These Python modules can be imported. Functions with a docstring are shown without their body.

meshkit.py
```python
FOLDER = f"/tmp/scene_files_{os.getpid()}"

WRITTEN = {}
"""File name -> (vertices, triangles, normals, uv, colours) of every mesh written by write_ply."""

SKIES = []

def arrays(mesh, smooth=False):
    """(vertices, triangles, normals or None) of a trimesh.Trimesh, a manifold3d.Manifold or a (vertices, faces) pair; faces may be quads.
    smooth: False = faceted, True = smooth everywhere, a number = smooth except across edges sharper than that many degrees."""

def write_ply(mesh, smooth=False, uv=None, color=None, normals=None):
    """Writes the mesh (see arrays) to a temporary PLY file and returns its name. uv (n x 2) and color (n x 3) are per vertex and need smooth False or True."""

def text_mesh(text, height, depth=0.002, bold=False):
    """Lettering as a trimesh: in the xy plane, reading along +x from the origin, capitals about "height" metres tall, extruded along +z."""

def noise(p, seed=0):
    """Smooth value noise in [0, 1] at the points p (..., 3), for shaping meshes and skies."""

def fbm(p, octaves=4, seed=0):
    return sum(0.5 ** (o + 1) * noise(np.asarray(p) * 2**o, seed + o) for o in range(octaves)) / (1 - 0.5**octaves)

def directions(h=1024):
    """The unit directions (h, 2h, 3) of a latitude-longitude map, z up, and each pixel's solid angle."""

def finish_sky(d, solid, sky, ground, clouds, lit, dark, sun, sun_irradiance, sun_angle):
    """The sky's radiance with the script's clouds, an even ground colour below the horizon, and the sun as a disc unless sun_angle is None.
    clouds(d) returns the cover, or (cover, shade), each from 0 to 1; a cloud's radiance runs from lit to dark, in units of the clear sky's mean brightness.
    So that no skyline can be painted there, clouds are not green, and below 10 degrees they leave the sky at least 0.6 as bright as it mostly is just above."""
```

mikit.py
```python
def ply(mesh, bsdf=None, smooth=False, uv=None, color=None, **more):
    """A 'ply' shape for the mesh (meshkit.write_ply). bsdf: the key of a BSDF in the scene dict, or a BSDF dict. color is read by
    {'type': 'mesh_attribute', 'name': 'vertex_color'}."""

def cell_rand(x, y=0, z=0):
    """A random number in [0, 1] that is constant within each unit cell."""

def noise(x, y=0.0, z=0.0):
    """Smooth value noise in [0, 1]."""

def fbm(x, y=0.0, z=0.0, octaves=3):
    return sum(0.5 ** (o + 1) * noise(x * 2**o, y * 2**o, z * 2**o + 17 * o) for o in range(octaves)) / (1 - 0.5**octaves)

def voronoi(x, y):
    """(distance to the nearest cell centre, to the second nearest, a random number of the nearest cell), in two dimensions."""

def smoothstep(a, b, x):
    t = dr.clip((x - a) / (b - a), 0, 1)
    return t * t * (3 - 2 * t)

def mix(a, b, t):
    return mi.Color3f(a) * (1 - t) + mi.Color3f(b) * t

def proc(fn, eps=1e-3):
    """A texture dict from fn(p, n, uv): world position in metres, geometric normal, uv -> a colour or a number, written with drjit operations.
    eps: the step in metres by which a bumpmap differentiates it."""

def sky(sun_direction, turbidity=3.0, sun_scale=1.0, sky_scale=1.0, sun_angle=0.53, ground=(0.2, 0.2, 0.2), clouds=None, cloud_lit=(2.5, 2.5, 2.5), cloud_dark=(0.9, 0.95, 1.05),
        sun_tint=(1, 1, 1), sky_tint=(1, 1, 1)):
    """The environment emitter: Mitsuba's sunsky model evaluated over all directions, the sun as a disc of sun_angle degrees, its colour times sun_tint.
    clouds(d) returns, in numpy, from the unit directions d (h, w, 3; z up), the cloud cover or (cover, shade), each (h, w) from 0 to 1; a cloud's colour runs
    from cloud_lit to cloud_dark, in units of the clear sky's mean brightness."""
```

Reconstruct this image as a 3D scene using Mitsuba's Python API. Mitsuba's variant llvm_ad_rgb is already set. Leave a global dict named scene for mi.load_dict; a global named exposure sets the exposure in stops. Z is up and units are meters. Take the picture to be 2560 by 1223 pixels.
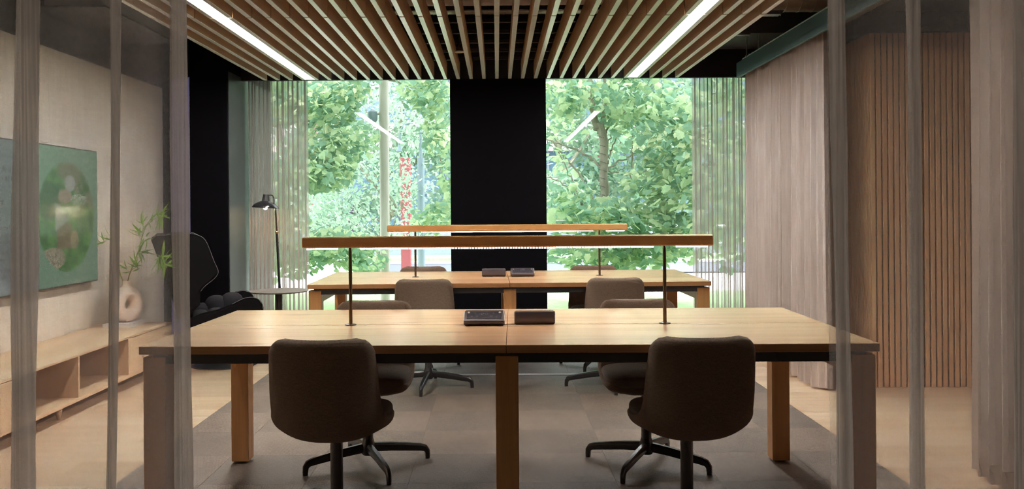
import math, random
import numpy as np, trimesh, drjit as dr, mitsuba as mi, mikit, meshkit
from mikit import noise, fbm, voronoi, cell_rand, smoothstep, mix, proc
T = mi.ScalarTransform4f
PI = math.pi
scene, labels = {}, {}

# ------------------------------------------------------------------ camera, sky, light levels, exposure
CAM_H, FOC = 1.2756, 2150.0
ROLL = 0.0075
scene['camera'] = {
    'type': 'perspective', 'fov': math.degrees(2 * math.atan(1280 / FOC)), 'fov_axis': 'x',
    'principal_point_offset_x': 0.01453, 'principal_point_offset_y': 0.0732,
    'near_clip': 0.05, 'far_clip': 500.0,
    'to_world': T().look_at(origin=[0, 0, CAM_H], target=[0, 1, CAM_H], up=[math.sin(ROLL), 0, math.cos(ROLL)])}
exposure = 0.0
SKY = 19.0
def overcast(d):
    return np.full(d.shape[:2], 0.97), meshkit.fbm(d * 3.0, 3, 5) * 0.45
scene['sky'] = mikit.sky([0.3, 0.6, 0.75], turbidity=4, sun_scale=0.0, sky_scale=SKY, ground=(0.25, 0.25, 0.22),
                         clouds=overcast, cloud_lit=(2.6, 2.7, 2.75), cloud_dark=(1.9, 2.0, 2.1))
L_CEIL, L_BEAM, L_BULB = 155.0, 40.0, 500.0
WARM = np.array([1.0, 0.83, 0.66]); COOL = np.array([1.0, 0.95, 0.885])

# ------------------------------------------------------------------ helpers
def num(key):
    if key not in USED:
        USED.add(key); return key
    n = 1
    while f'{key}_{n:03d}' in USED: n += 1
    key = f'{key}_{n:03d}'; USED.add(key); return key
USED = set()
def thing(name, label, cat, group=None, kind=None):
    k = num(name); labels[k] = {'label': label, 'category': cat}
    if group: labels[k]['group'] = group
    if kind: labels[k]['kind'] = kind
    return k
def single(name, mesh, mat, label, cat, smooth=30, group=None, kind=None, **kw):
    k = thing(name, label, cat, group, kind); scene[k] = mikit.ply(mesh, mat, smooth, **kw); return k
def part(parent, name, mesh, mat, smooth=30, label=None, M=None, **kw):
    k = num(parent + '__' + name)
    scene[k] = mikit.ply(mesh, mat, smooth, **kw)
    if M is not None: scene[k]['to_world'] = M
    if label: labels[k] = {'label': label}
    return k
def put(parent, name, ply, M, label=None, kind=None):
    k = num(parent + '__' + name); scene[k] = {**ply, 'to_world': M}
    if label or kind: labels[k] = {a: b for a, b in (('label', label), ('kind', kind)) if b}
    return k
def struct(name, mesh, mat, smooth=False):
    k = num(name); scene[k] = mikit.ply(mesh, mat, smooth); labels[k] = {'kind': 'structure'}; return k
def lab(k, **kw): labels.setdefault(k, {}).update(kw)

def ray(u, v):                       # layout aid: where a pixel measured on the photograph lies in the room
    c, s = math.cos(ROLL), math.sin(ROLL); du, dv = u - 1242.8, v - 522.0
    return np.array([(c * du - s * dv) / FOC, 1.0, -(s * du + c * dv) / FOC])
def atY(u, v, y):
    w = ray(u, v); return np.array([w[0] * y, y, CAM_H + w[2] * y])
def atX(u, v, x):
    w = ray(u, v); t = x / w[0]; return np.array([x, t, CAM_H + w[2] * t])

def cbox(x0, x1, y0, y1, z0, z1, c=0.003):
    if c <= 0:
        m = trimesh.creation.box((x1 - x0, y1 - y0, z1 - z0)); m.apply_translation(((x0 + x1) / 2, (y0 + y1) / 2, (z0 + z1) / 2)); return m
    p = []
    for a, sa in ((x0, 1), (x1, -1)):
        for b, sb in ((y0, 1), (y1, -1)):
            for d, sd in ((z0, 1), (z1, -1)):
                p += [(a, b + sb * c, d + sd * c), (a + sa * c, b, d + sd * c), (a + sa * c, b + sb * c, d)]
    return trimesh.Trimesh(np.array(p)).convex_hull
def cat(*ms): return trimesh.util.concatenate([m for m in ms])
def lathe(profile, n=32, at=(0, 0, 0)):
    m = trimesh.creation.revolve(np.array(profile, float), sections=n)
    if m.volume < 0: m.invert()
    m.apply_translation(at); return m
def cyl(r, z0, z1, at=(0, 0), n=24): return lathe([(0, z0), (r, z0), (r, z1), (0, z1)], n, (at[0], at[1], 0))
def tube(pts, rad, n=8, cap=True):
    p = np.asarray(pts, float); k = len(p); rad = np.broadcast_to(rad, (k,))
    t = np.gradient(p, axis=0); t /= np.linalg.norm(t, axis=1, keepdims=True) + 1e-12
    ref = np.array([0.13, 0.2, 1.0]) if abs(t[:, 2]).mean() < 0.8 else np.array([1.0, 0.1, 0.05])
    a = np.cross(t, ref); a /= np.linalg.norm(a, axis=1, keepdims=True); b = np.cross(t, a)
    ang = np.arange(n) * 2 * PI / n
    v = (p[:, None] + rad[:, None, None] * (np.cos(ang)[None, :, None] * a[:, None] + np.sin(ang)[None, :, None] * b[:, None])).reshape(-1, 3)
    i, j = np.meshgrid(np.arange(k - 1), np.arange(n), indexing='ij')
    q = np.stack([i * n + j, (i + 1) * n + j, (i + 1) * n + (j + 1) % n, i * n + (j + 1) % n], -1).reshape(-1, 4)
    f = np.vstack([q[:, [0, 1, 2]], q[:, [0, 2, 3]]])
    if cap:
        v = np.vstack([v, p[0], p[-1]]); m = len(v)
        jj = np.arange(n)
        f = np.vstack([f, np.stack([np.full(n, m - 2), jj, (jj + 1) % n], 1), np.stack([np.full(n, m - 1), (k - 1) * n + (jj + 1) % n, (k - 1) * n + jj], 1)])
    return trimesh.Trimesh(v, f, process=False)
def smooth_path(pts, n=24):
    from scipy.interpolate import CubicSpline
    p = np.asarray(pts, float); s = np.r_[0, np.cumsum(np.linalg.norm(np.diff(p, axis=0), axis=1))]
    return CubicSpline(s, p)(np.linspace(0, s[-1], n))
def grid_mesh(P, closed_u=False, closed_v=False):
    nu, nv = P.shape[:2]
    iu, iv = np.meshgrid(np.arange(nu if closed_u else nu - 1), np.arange(nv if closed_v else nv - 1), indexing='ij')
    a, b = iu * nv + iv, ((iu + 1) % nu) * nv + iv
    c, d = ((iu + 1) % nu) * nv + (iv + 1) % nv, iu * nv + (iv + 1) % nv
    q = np.stack([a, b, c, d], -1).reshape(-1, 4)
    return trimesh.Trimesh(P.reshape(-1, 3), np.vstack([q[:, [0, 1, 2]], q[:, [0, 2, 3]]]), process=False)
def superell(a, b, c, e1=0.5, e2=0.5, n=20):
    m = trimesh.creation.uv_sphere(1.0, count=[n, 2 * n]); v = m.vertices
    th = np.arcsin(np.clip(v[:, 2], -1, 1)); ph = np.arctan2(v[:, 1], v[:, 0])
    sp = lambda w, e: np.sign(w) * np.abs(w) ** e
    m.vertices = np.stack([a * sp(np.cos(th), e1) * sp(np.cos(ph), e2), b * sp(np.cos(th), e1) * sp(np.sin(ph), e2), c * sp(np.sin(th), e1)], 1)
    return m
def extr(poly, d, axis='y', at=0.0):
    """Polygon in the xz plane extruded along y (or in the yz plane along x)."""
    from shapely.geometry import Polygon
    m = trimesh.creation.extrude_polygon(Polygon(poly), d, engine='earcut'); v = m.vertices.copy()
    m.vertices = np.stack([v[:, 0], at + v[:, 2], v[:, 1]], 1) if axis == 'y' else np.stack([at + v[:, 2], v[:, 0], v[:, 1]], 1)
    m.fix_normals(); return m

# ------------------------------------------------------------------ materials
def P(name, color, rough=0.6, spec=0.5, metallic=0.0, two=True, **kw):
    c = color if isinstance(color, dict) else {'type': 'rgb', 'value': list(color)}
    b = {'type': 'principled', 'base_color': c, 'roughness': rough, 'metallic': metallic, 'specular': spec, **kw}
    scene[name] = {'type': 'twosided', 'nested': b} if two else b
    return name
def woodfn(axis, c0, c1, scale=1.0, knots=0.0, seed=0.0, flecks=0.0):
    def fn(p, n, uv):
        q = [p.x, p.y, p.z]; a = q[axis]; b, c = [q[i] for i in range(3) if i != axis]
        w = noise(a * 1.3 + seed, b * 5, c * 5) * 0.22
        g = fbm(a * 1.6 + seed * 3, (b + w * 0.12) * 34 * scale, (c + w * 0.12) * 34 * scale, 3)
        f = noise(a * 9, b * 260 * scale, c * 260 * scale)
        big = noise(a * 0.7 + seed, b * 7 * scale, c * 7 * scale)
        t = dr.clip(g * 0.75 + f * 0.22 + (big - 0.5) * 0.7 - 0.05, 0, 1)
        col = mix(c0, c1, t)
        if knots > 0:
            d1, d2, r = voronoi(a * 1.1 + seed, (b + c) * 6.5)
            k = (1 - smoothstep(0.02, 0.13, d1)) * dr.select(r > 0.80, 1.0, 0.0) * knots
            col = col * (1 - k * 0.75)
        if flecks > 0:
            s = smoothstep(0.80, 0.95, noise(a * 5 + 7, b * 90, c * 90)) * flecks
            col = col * (1 - s * 0.35)
        return col
    return proc(fn)
OAK0, OAK1 = (0.36, 0.185, 0.075), (0.60, 0.36, 0.175)
P('mat_oak_top', woodfn(0, (0.31, 0.168, 0.085), (0.42, 0.252, 0.140), 0.6, knots=0.5), rough=0.25, spec=0.55)
P('mat_oak_edge', woodfn(0, (0.27, 0.118, 0.042), (0.46, 0.23, 0.09), 1.4), rough=0.45)
P('mat_oak_leg', woodfn(2, (0.42, 0.185, 0.062), (0.62, 0.32, 0.12), 1.2), rough=0.45)
P('mat_oak_beam', woodfn(0, (0.52, 0.215, 0.065), (0.74, 0.36, 0.12), 1.6), rough=0.45)
P('mat_slat', woodfn(1, (0.54, 0.355, 0.225), (0.71, 0.505, 0.345), 1.0), rough=0.4, spec=0.5)
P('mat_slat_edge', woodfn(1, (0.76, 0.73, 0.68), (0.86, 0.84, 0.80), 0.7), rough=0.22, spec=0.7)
P('mat_slatwall', woodfn(2, (0.64, 0.345, 0.16), (0.84, 0.50, 0.255), 1.0), rough=0.5)
P('mat_console', woodfn(1, (0.42, 0.26, 0.145), (0.56, 0.375, 0.235), 0.9), rough=0.5)
P('mat_console_end', woodfn(2, (0.43, 0.275, 0.155), (0.56, 0.385, 0.24), 0.9), rough=0.5)
P('mat_niche', (0.20, 0.125, 0.08), 0.7)  # shade under the sideboard top, put into the back board colour
PLANK = []
for i, (a, b) in enumerate((((0.45, 0.285, 0.172), (0.59, 0.405, 0.262)), ((0.48, 0.312, 0.192), (0.62, 0.435, 0.288)), ((0.42, 0.26, 0.157), (0.56, 0.376, 0.242)))):
    PLANK.append(P(f'mat_plank_{i}', woodfn(0, a, b, 0.55, seed=i * 11.0), rough=0.38, spec=0.5))
P('mat_subfloor', (0.16, 0.11, 0.075), 0.8)
CARPET = []
def carpetfn(c, turn):
    def fn(p, n, uv):
        a = (p.x + p.y * 0.35) if turn else (p.x * 0.25 + p.y)
        rib = 0.5 + 0.5 * dr.sin(a * 2 * PI / 0.0075)
        g = noise(p.x * 420, p.y * 420) * 0.5 + noise(p.x * 150, p.y * 150) * 0.35 + noise(p.x * 9, p.y * 9) * 0.15
        return mi.Color3f(c) * (0.62 + 0.30 * rib + 0.38 * (g - 0.5) * 2)
    return proc(fn)
for i, (c, t) in enumerate((((0.144, 0.111, 0.087), 1), ((0.108, 0.086, 0.070), 0), ((0.130, 0.101, 0.080), 1), ((0.118, 0.093, 0.075), 0))):
    CARPET.append(P(f'mat_carpet_{i}', carpetfn(c, t), rough=0.55, spec=0.5))
P('mat_black_wall', (0.006, 0.006, 0.008), 0.5, 0.2)
P('mat_column', (0.0016, 0.0016, 0.0024), 0.6, 0.03)
P('mat_reveal', (0.028, 0.034, 0.038), 0.32, 0.5)
P('mat_ceiling', (0.014, 0.014, 0.016), 0.6)
P('mat_upper', (0.030, 0.030, 0.036), 0.42, 0.6)
P('mat_backroom', (0.02, 0.018, 0.016), 0.8)
P('mat_dark_floor', (0.035, 0.028, 0.022), 0.7)
def linen(p, n, uv):
    v = noise(p.y * 260, p.z * 6, 1) * 0.6 + noise(p.y * 70, p.z * 3, 5) * 0.4
    h = noise(p.y * 8, p.z * 330, 9)
    return mix((0.46, 0.405, 0.325), (0.67, 0.61, 0.515), dr.clip(v * 0.75 + h * 0.3, 0, 1))
P('mat_linen_wall', proc(linen), 0.85, 0.2)
P('mat_black_metal', (0.012, 0.012, 0.013), 0.38, 0.6)
P('mat_gloss_black', (0.006, 0.006, 0.007), 0.27, 0.5)
P('mat_bronze', (0.09, 0.062, 0.04), 0.3, 0.5, 0.9)
P('mat_brass', (0.75, 0.5, 0.2), 0.25, 0.5, 1.0)
P('mat_steel', (0.55, 0.56, 0.58), 0.32, 0.5, 1.0)
P('mat_galvanised', (0.46, 0.48, 0.52), 0.4, 0.5, 0.4)
P('mat_duct', (0.80, 0.72, 0.66), 0.3, 0.5, 0.3)
P('mat_white_plastic', (0.72, 0.70, 0.68), 0.4)
P('mat_teal', (0.022, 0.058, 0.066), 0.42, 0.5)
P('mat_teal_lip', (0.50, 0.62, 0.62), 0.3, 0.6)  # pale teal standing for light caught along the pelmet edge
P('mat_housing', (0.30, 0.28, 0.26), 0.5)
def weave(c, sc=700.0):
    def fn(p, n, uv):
        w = noise(p.x * sc, p.y * sc, p.z * sc * 1.0)
        m = noise(p.x * 120, p.y * 120, p.z * 420)
        return mi.Color3f(c) * (0.45 + 0.75 * w + 0.35 * m)
    return proc(fn)
P('mat_chair', weave((0.118, 0.083, 0.060)), 0.9, 0.15, sheen=0.15)
P('mat_chair_seat', weave((0.085, 0.070, 0.055)), 0.9, 0.15, sheen=0.15)
P('mat_leather', (0.0025, 0.0025, 0.003), 0.5, 0.06)
P('mat_velvet', (0.009, 0.009, 0.011), 0.8, 0.1, sheen=0.12)
P('mat_piping', (0.06, 0.06, 0.065), 0.35)
P('mat_ceramic', (0.80, 0.62, 0.50), 0.7, 0.3)
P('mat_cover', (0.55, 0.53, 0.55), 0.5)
P('mat_pages', (0.66, 0.62, 0.58), 0.8)
P('mat_socket_body', (0.055, 0.046, 0.050), 0.27, 0.5, 0.3)
P('mat_socket_face', (0.016, 0.015, 0.021), 0.2, 0.6)
P('mat_grey_table', (0.14, 0.13, 0.125), 0.35, 0.5)
P('mat_screen_frame', (0.02, 0.02, 0.02), 0.4)
P('mat_ink', (0.03, 0.032, 0.035), 0.5)
P('mat_bamboo', (0.20, 0.24, 0.055), 0.45)
P('mat_shadow_gap', (0.02, 0.016, 0.012), 0.8)
def thin(name, color, trans=1.0, opacity=None, rough=0.7):
    c = color if isinstance(color, dict) else {'type': 'rgb', 'value': list(color)}
    b = {'type': 'principledthin', 'base_color': c, 'roughness': rough, 'diff_trans': trans, 'spec_trans': 0.0}
    scene[name] = {'type': 'mask', 'opacity': opacity, 'nested': b} if opacity is not None else b
    return name
thin('mat_sheer_near', (0.50, 0.44, 0.40), 1.0, 0.49)
def streaks(p, n, uv):
    g = noise(p.x * 420, p.z * 5, 2) * 0.5 + noise(p.x * 150, p.z * 2.5, 6) * 0.5
    return mix((0.30, 0.265, 0.235), (0.58, 0.52, 0.475), smoothstep(0.15, 0.85, g))
thin('mat_sheer_fold', proc(streaks), 1.0, 0.55)
thin('mat_sheer_window', (0.60, 0.56, 0.54), 1.0, 0.48)
thin('mat_sheer_fold_window', (0.50, 0.46, 0.44), 0.8, 0.60)
def drape(p, n, uv):
    g = noise(p.y * 40, p.x * 40, p.z * 2.2) * 0.6 + noise(p.y * 160, p.x * 160, p.z * 7) * 0.4
    return mix((0.40, 0.335, 0.297), (0.53, 0.46, 0.418), g)
P('mat_drape', proc(drape), 0.95, 0.1)
thin('mat_drape_near', proc(drape), 0.6, 0.72)
thin('mat_blind', (0.62, 0.55, 0.80), 1.1)
def leafmat(name, c, trans=1.15): return thin(name, c, trans, rough=0.45)
LEAF = [leafmat('mat_leaf_0', (0.37, 0.53, 0.31)), leafmat('mat_leaf_1', (0.48, 0.62, 0.38)), leafmat('mat_leaf_2', (0.25, 0.42, 0.29)), leafmat('mat_leaf_3', (0.68, 0.76, 0.50))]
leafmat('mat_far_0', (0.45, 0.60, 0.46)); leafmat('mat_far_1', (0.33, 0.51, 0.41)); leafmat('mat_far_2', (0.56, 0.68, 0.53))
leafmat('mat_bamboo_leaf', (0.19, 0.34, 0.05), 0.8)
def bark(p, n, uv):
    v = fbm(p.x * 12, p.y * 12, p.z * 3, 3); d1, d2, r = voronoi((p.x + p.y) * 16, p.z * 7)
    return mix((0.17, 0.165, 0.12), (0.36, 0.345, 0.27), dr.clip(v * 0.8 + r * 0.3 - 0.05, 0, 1))
P('mat_bark', proc(bark), 0.9, 0.1)
P('mat_wire', (0.02, 0.02, 0.025), 0.6)
P('mat_post_tan', (0.42, 0.40, 0.36), 0.5); P('mat_post_grey', (0.20, 0.27, 0.32), 0.5)
P('mat_red', (0.27, 0.07, 0.075), 0.7); P('mat_pink', (0.62, 0.22, 0.26), 0.6)
P('mat_concrete', (0.66, 0.58, 0.58), 0.8); P('mat_kerb', (0.72, 0.73, 0.74), 0.8); P('mat_retaining', (0.30, 0.34, 0.40), 0.8)
P('mat_paving', (0.62, 0.61, 0.60), 0.8)
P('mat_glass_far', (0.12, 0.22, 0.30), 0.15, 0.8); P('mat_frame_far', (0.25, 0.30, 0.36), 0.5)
def grass(p, n, uv):
    g = noise(p.x * 30, p.y * 30) * 0.5 + noise(p.x * 5, p.y * 5) * 0.5
    return mix((0.22, 0.40, 0.19), (0.40, 0.56, 0.30), g)
P('mat_grass', proc(grass), 0.95, 0.1)
def banner(p, n, uv):
    g = smoothstep(0.5, 0.58, fbm(p.x * 5, p.z * 5, 0, 3))
    return mix((0.34, 0.12, 0.45), (0.8, 0.75, 0.8), g)
P('mat_banner', proc(banner), 0.7)
scene['mat_pane'] = {'type': 'thindielectric', 'int_ior': 1.5}
def emit(rgb): return {'type': 'area', 'radiance': {'type': 'rgb', 'value': [float(x) for x in rgb]}}

# ------------------------------------------------------------------ the room
X_L, X_R, Y_W = -3.16, 4.3, 8.3            # left wall, right wall, face of the window wall
ZC = 3.15
floor = struct('floor', cbox(X_L - 0.5, X_R + 0.3, -2.6, 9.4, -0.12, -0.022, 0), 'mat_subfloor')
rng = random.Random(4)
for (xa, xb) in ((X_L, -1.795), (1.875, X_R)):
    y, r = 1.15, 0
    while y < 9.35:
        y2 = min(y + 0.19, 9.38)
        x = xa - rng.uniform(0, 1.1)
        while x < xb:
            x2 = x + 1.25
            a, b = max(x, xa), min(x2, xb)
            if b - a > 0.02:
                part(floor, 'plank', cbox(a + 0.0006, b - 0.0006, y + 0.0006, y2 - 0.0006, -0.022, 0.0, 0.0012), PLANK[rng.randrange(3)], False)
            x = x2
        y = y2
part(floor, 'threshold', cbox(X_L, X_R, -2.6, 1.149, -0.022, 0.0, 0), 'mat_dark_floor', False)
part(floor, 'screed', cbox(-1.795, 1.875, 1.15, 9.38, -0.022, -0.006, 0), 'mat_subfloor', False)
carpet = thing('carpet', 'grey-brown ribbed carpet of square tiles under the two desks', 'carpet')
xs = [-1.795] + [-0.422 + 0.483 * k for k in range(-2, 5)] + [1.875]
ys = [3.997 + 0.474 * k for k in range(-6, 9)]
pick = random.Random(9)
for j in range(len(ys) - 1):
    for i in range(len(xs) - 1):
        part(carpet, 'tile', cbox(xs[i] + 0.0003, xs[i + 1] - 0.0003, ys[j] + 0.0003, ys[j + 1] - 0.0003, -0.006, 0.002, 0.0006), CARPET[(i + j) % 2 + 2 * pick.randrange(2)], False)

single('cable_cover', cbox(-0.62, 0.80, 6.555, 6.615, 0.0025, 0.006, 0.0012), 'mat_cover', 'flat pale strip lying across the carpet under the far desk', 'cable cover', False)  # thin pale band laid over the carpet tiles
struct('ceiling', cbox(X_L - 0.5, X_R + 0.3, -2.6, 9.5, ZC, ZC + 0.1, 0), 'mat_ceiling')
wl = struct('wall_left', cbox(X_L - 0.12, X_L, -2.6, 8.14, -0.1, 2.44, 0.002), 'mat_linen_wall')
wlu = struct('wall_left_upper', cbox(X_L - 0.12, X_L + 0.0, -2.6, 8.14, 2.441, ZC, 0), 'mat_upper')
struct('wall_back', cbox(X_L - 0.12, X_R + 0.1, -2.7, -2.6, -0.1, ZC, 0), 'mat_backroom')
struct('wall_right', cbox(X_R, X_R + 0.12, -2.6, 9.5, -0.1, ZC, 0), 'mat_black_wall')
struct('wall_recess', cbox(X_L - 0.5, X_L - 0.4, 8.14, 9.5, -0.1, ZC, 0), 'mat_black_wall')
single('roller_blind', cbox(-3.128, -2.892, 8.25, 8.2515, 0.01, 2.56, 0), 'mat_blind', 'narrow lavender roller blind glowing with daylight beside the black column on the left', 'blind', False)
struct('wall_far', cat(cbox(X_L - 0.5, -3.13, 8.24, 8.30, 0, ZC, 0), cbox(-2.89, -2.80, 8.24, 8.3, 0, ZC, 0), cbox(-3.13, -2.89, 8.24, 8.30, 2.56, ZC, 0)), 'mat_black_wall')
# columns of the window wall
cl = struct('wall_column_left', cbox(-2.82, -2.47, 7.9, 9.42, -0.1, ZC, 0.004), 'mat_column')
part(cl, 'reveal_panel', cbox(-2.47, -2.462, 7.915, 9.40, 0.0, 2.56, 0.001), 'mat_reveal', False)
struct('wall_column_centre', cbox(-0.447, 0.478, Y_W, 9.42, -0.1, ZC, 0.004), 'mat_column')
struct('wall_column_right', cbox(2.75, X_R, Y_W, 9.42, -0.1, ZC, 0.004), 'mat_column')
struct('wall_header', cbox(-2.47, 2.75, Y_W, Y_W + 0.05, 2.53, ZC, 0.003), 'mat_black_wall')
struct('wall_header_outer', cbox(-2.47, 2.75, 9.33, 9.42, 2.9, ZC, 0.003), 'mat_black_wall')
for i, (a, b) in enumerate(((-2.46, -0.447), (0.478, 2.75))):
    w = num(f'window_{i + 1}'); labels[w] = {'kind': 'structure'}
    part(w, 'pane', grid_mesh(np.array([[(a, 9.36, 0.0), (b, 9.36, 0.0)], [(a, 9.36, 2.9), (b, 9.36, 2.9)]], float)), 'mat_pane', False)
    part(w, 'sill', cbox(a, b, 9.33, 9.39, -0.02, 0.02, 0.003), 'mat_black_metal', False)
    part(w, 'head', cbox(a, b, 9.33, 9.39, 2.875, 2.9, 0.003), 'mat_black_metal', False)

# timber slat wall on the right, with a rounded return into the room
wr = struct('wall_slatted', cat(cbox(2.645, X_R, 6.052, 6.25, -0.02, 2.49, 0), cbox(2.645, 2.9, 6.25, 8.28, -0.02, 2.49, 0)), 'mat_shadow_gap')
slat = mikit.ply(cbox(-0.0148, 0.0148, -0.011, 0.011, 0.0, 2.488, 0.002), 'mat_slatwall', False)
for k in range(40): put(wr, 'slat', slat, T().translate([2.64 + 0.0415 * k, 6.041, 0]))
for k in range(52): put(wr, 'slat', slat, T().translate([2.634, 6.085 + 0.0415 * k, 0]).rotate([0, 0, 1], 90))
part(wr, 'cap', cat(cbox(2.62, X_R, 6.028, 6.25, 2.488, 2.496, 0.001), cbox(2.62, 2.9, 6.25, 8.28, 2.488, 2.496, 0.001)), 'mat_black_metal', False)
struct('wall_over_slats', cbox(2.95, X_R, 7.0, 7.1, 2.49, ZC, 0), 'mat_upper')

# ------------------------------------------------------------------ ceiling raft of oak slats, two linear lights in its slots
ZB, HS = 2.48, 0.150
raft = thing('slatted_ceiling', 'suspended raft of long oak slats running towards the window wall', 'slatted ceiling')
P0, PITCH = (669.0 - 1243 - 2.4) * 7.968 / FOC, None
PITCH = ((1697.0 - 669.0) * 7.968 / FOC) / 32
mods = ((5.387, 7.968), (2.79, 5.367), (2.2, 2.77))
for (a, b) in mods:
    sl = mikit.ply(cbox(-0.0158, 0.0158, a, b, ZB + 0.003, ZB + HS, 0.001), 'mat_slat', False)
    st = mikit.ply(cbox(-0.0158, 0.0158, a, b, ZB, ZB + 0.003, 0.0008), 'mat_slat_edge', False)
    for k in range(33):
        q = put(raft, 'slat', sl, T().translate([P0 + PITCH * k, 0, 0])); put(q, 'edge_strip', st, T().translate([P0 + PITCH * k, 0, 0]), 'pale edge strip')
for k in range(14):
    y = 7.82 - 0.39 * k
    part(raft, 'rail', cbox(P0 - 0.05, P0 + 32 * PITCH + 0.05, y - 0.012, y + 0.012, ZB + HS + 0.0005, ZB + HS + 0.03, 0.002), 'mat_black_metal', False)
LIT = []
for k, side in ((3, 'left'), (28, 'right')):
    x = P0 + PITCH * (k + 0.5)
    t = thing('ceiling_light', f'long white linear light set between the oak ceiling slats on the {side}', 'ceiling light', 'linear lights between the ceiling slats')
    part(t, 'housing', cbox(x - 0.043, x + 0.043, 3.0, 7.955, ZB + 0.012, ZB + 0.10, 0.002), 'mat_housing', False)
    d = part(t, 'diffuser', cbox(x - 0.0415, x + 0.0415, 3.01, 7.95, ZB + 0.001, ZB + 0.0115, 0), 'mat_white_plastic', False, label='glowing white diffuser')
    scene[d]['emitter'] = emit(L_CEIL * COOL)
# things above the raft
def spiral_duct(x0, x1, y, z, r):
    m = [tube([(x0, y, z), (x1, y, z)], r, 28)]
    for k in range(int((x1 - x0) / 0.11)):
        x = x0 + 0.05 + 0.11 * k; m.append(tube([(x, y, z), (x + 0.006, y, z)], r + 0.004, 28))
    return cat(*m)
single('ventilation_duct', spiral_duct(-2.3, X_R, 6.75, 2.93, 0.125), 'mat_duct', 'round spiral metal duct crossing above the oak ceiling slats', 'duct')
t = thing('ceiling_sensor', 'small white round sensor hanging between the oak ceiling slats', 'sensor')
c = atY(1148, 131, 7.0)
part(t, 'disc', lathe([(0, 0), (0.040, 0), (0.042, 0.004), (0.040, 0.008), (0, 0.008)], 28, c), 'mat_white_plastic')
part(t, 'body', lathe([(0, 0.008), (0.026, 0.008), (0.026, 0.034), (0.02, 0.038), (0, 0.038)], 24, c), 'mat_bronze')
part(t, 'drop_tube', lathe([(0, 0.038), (0.011, 0.038), (0.011, ZC - c[2]), (0, ZC - c[2])], 14, c), 'mat_bronze')
t = thing('sprinkler_pipe', 'thin dark pipe with drop rods under the ceiling right of the slat raft', 'pipe')
zz = atY(1850, 86, 7.2)
part(t, 'run', tube([(1.75, 7.2, zz[2]), (2.13, 7.2, zz[2])], 0.012, 10), 'mat_steel')
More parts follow.
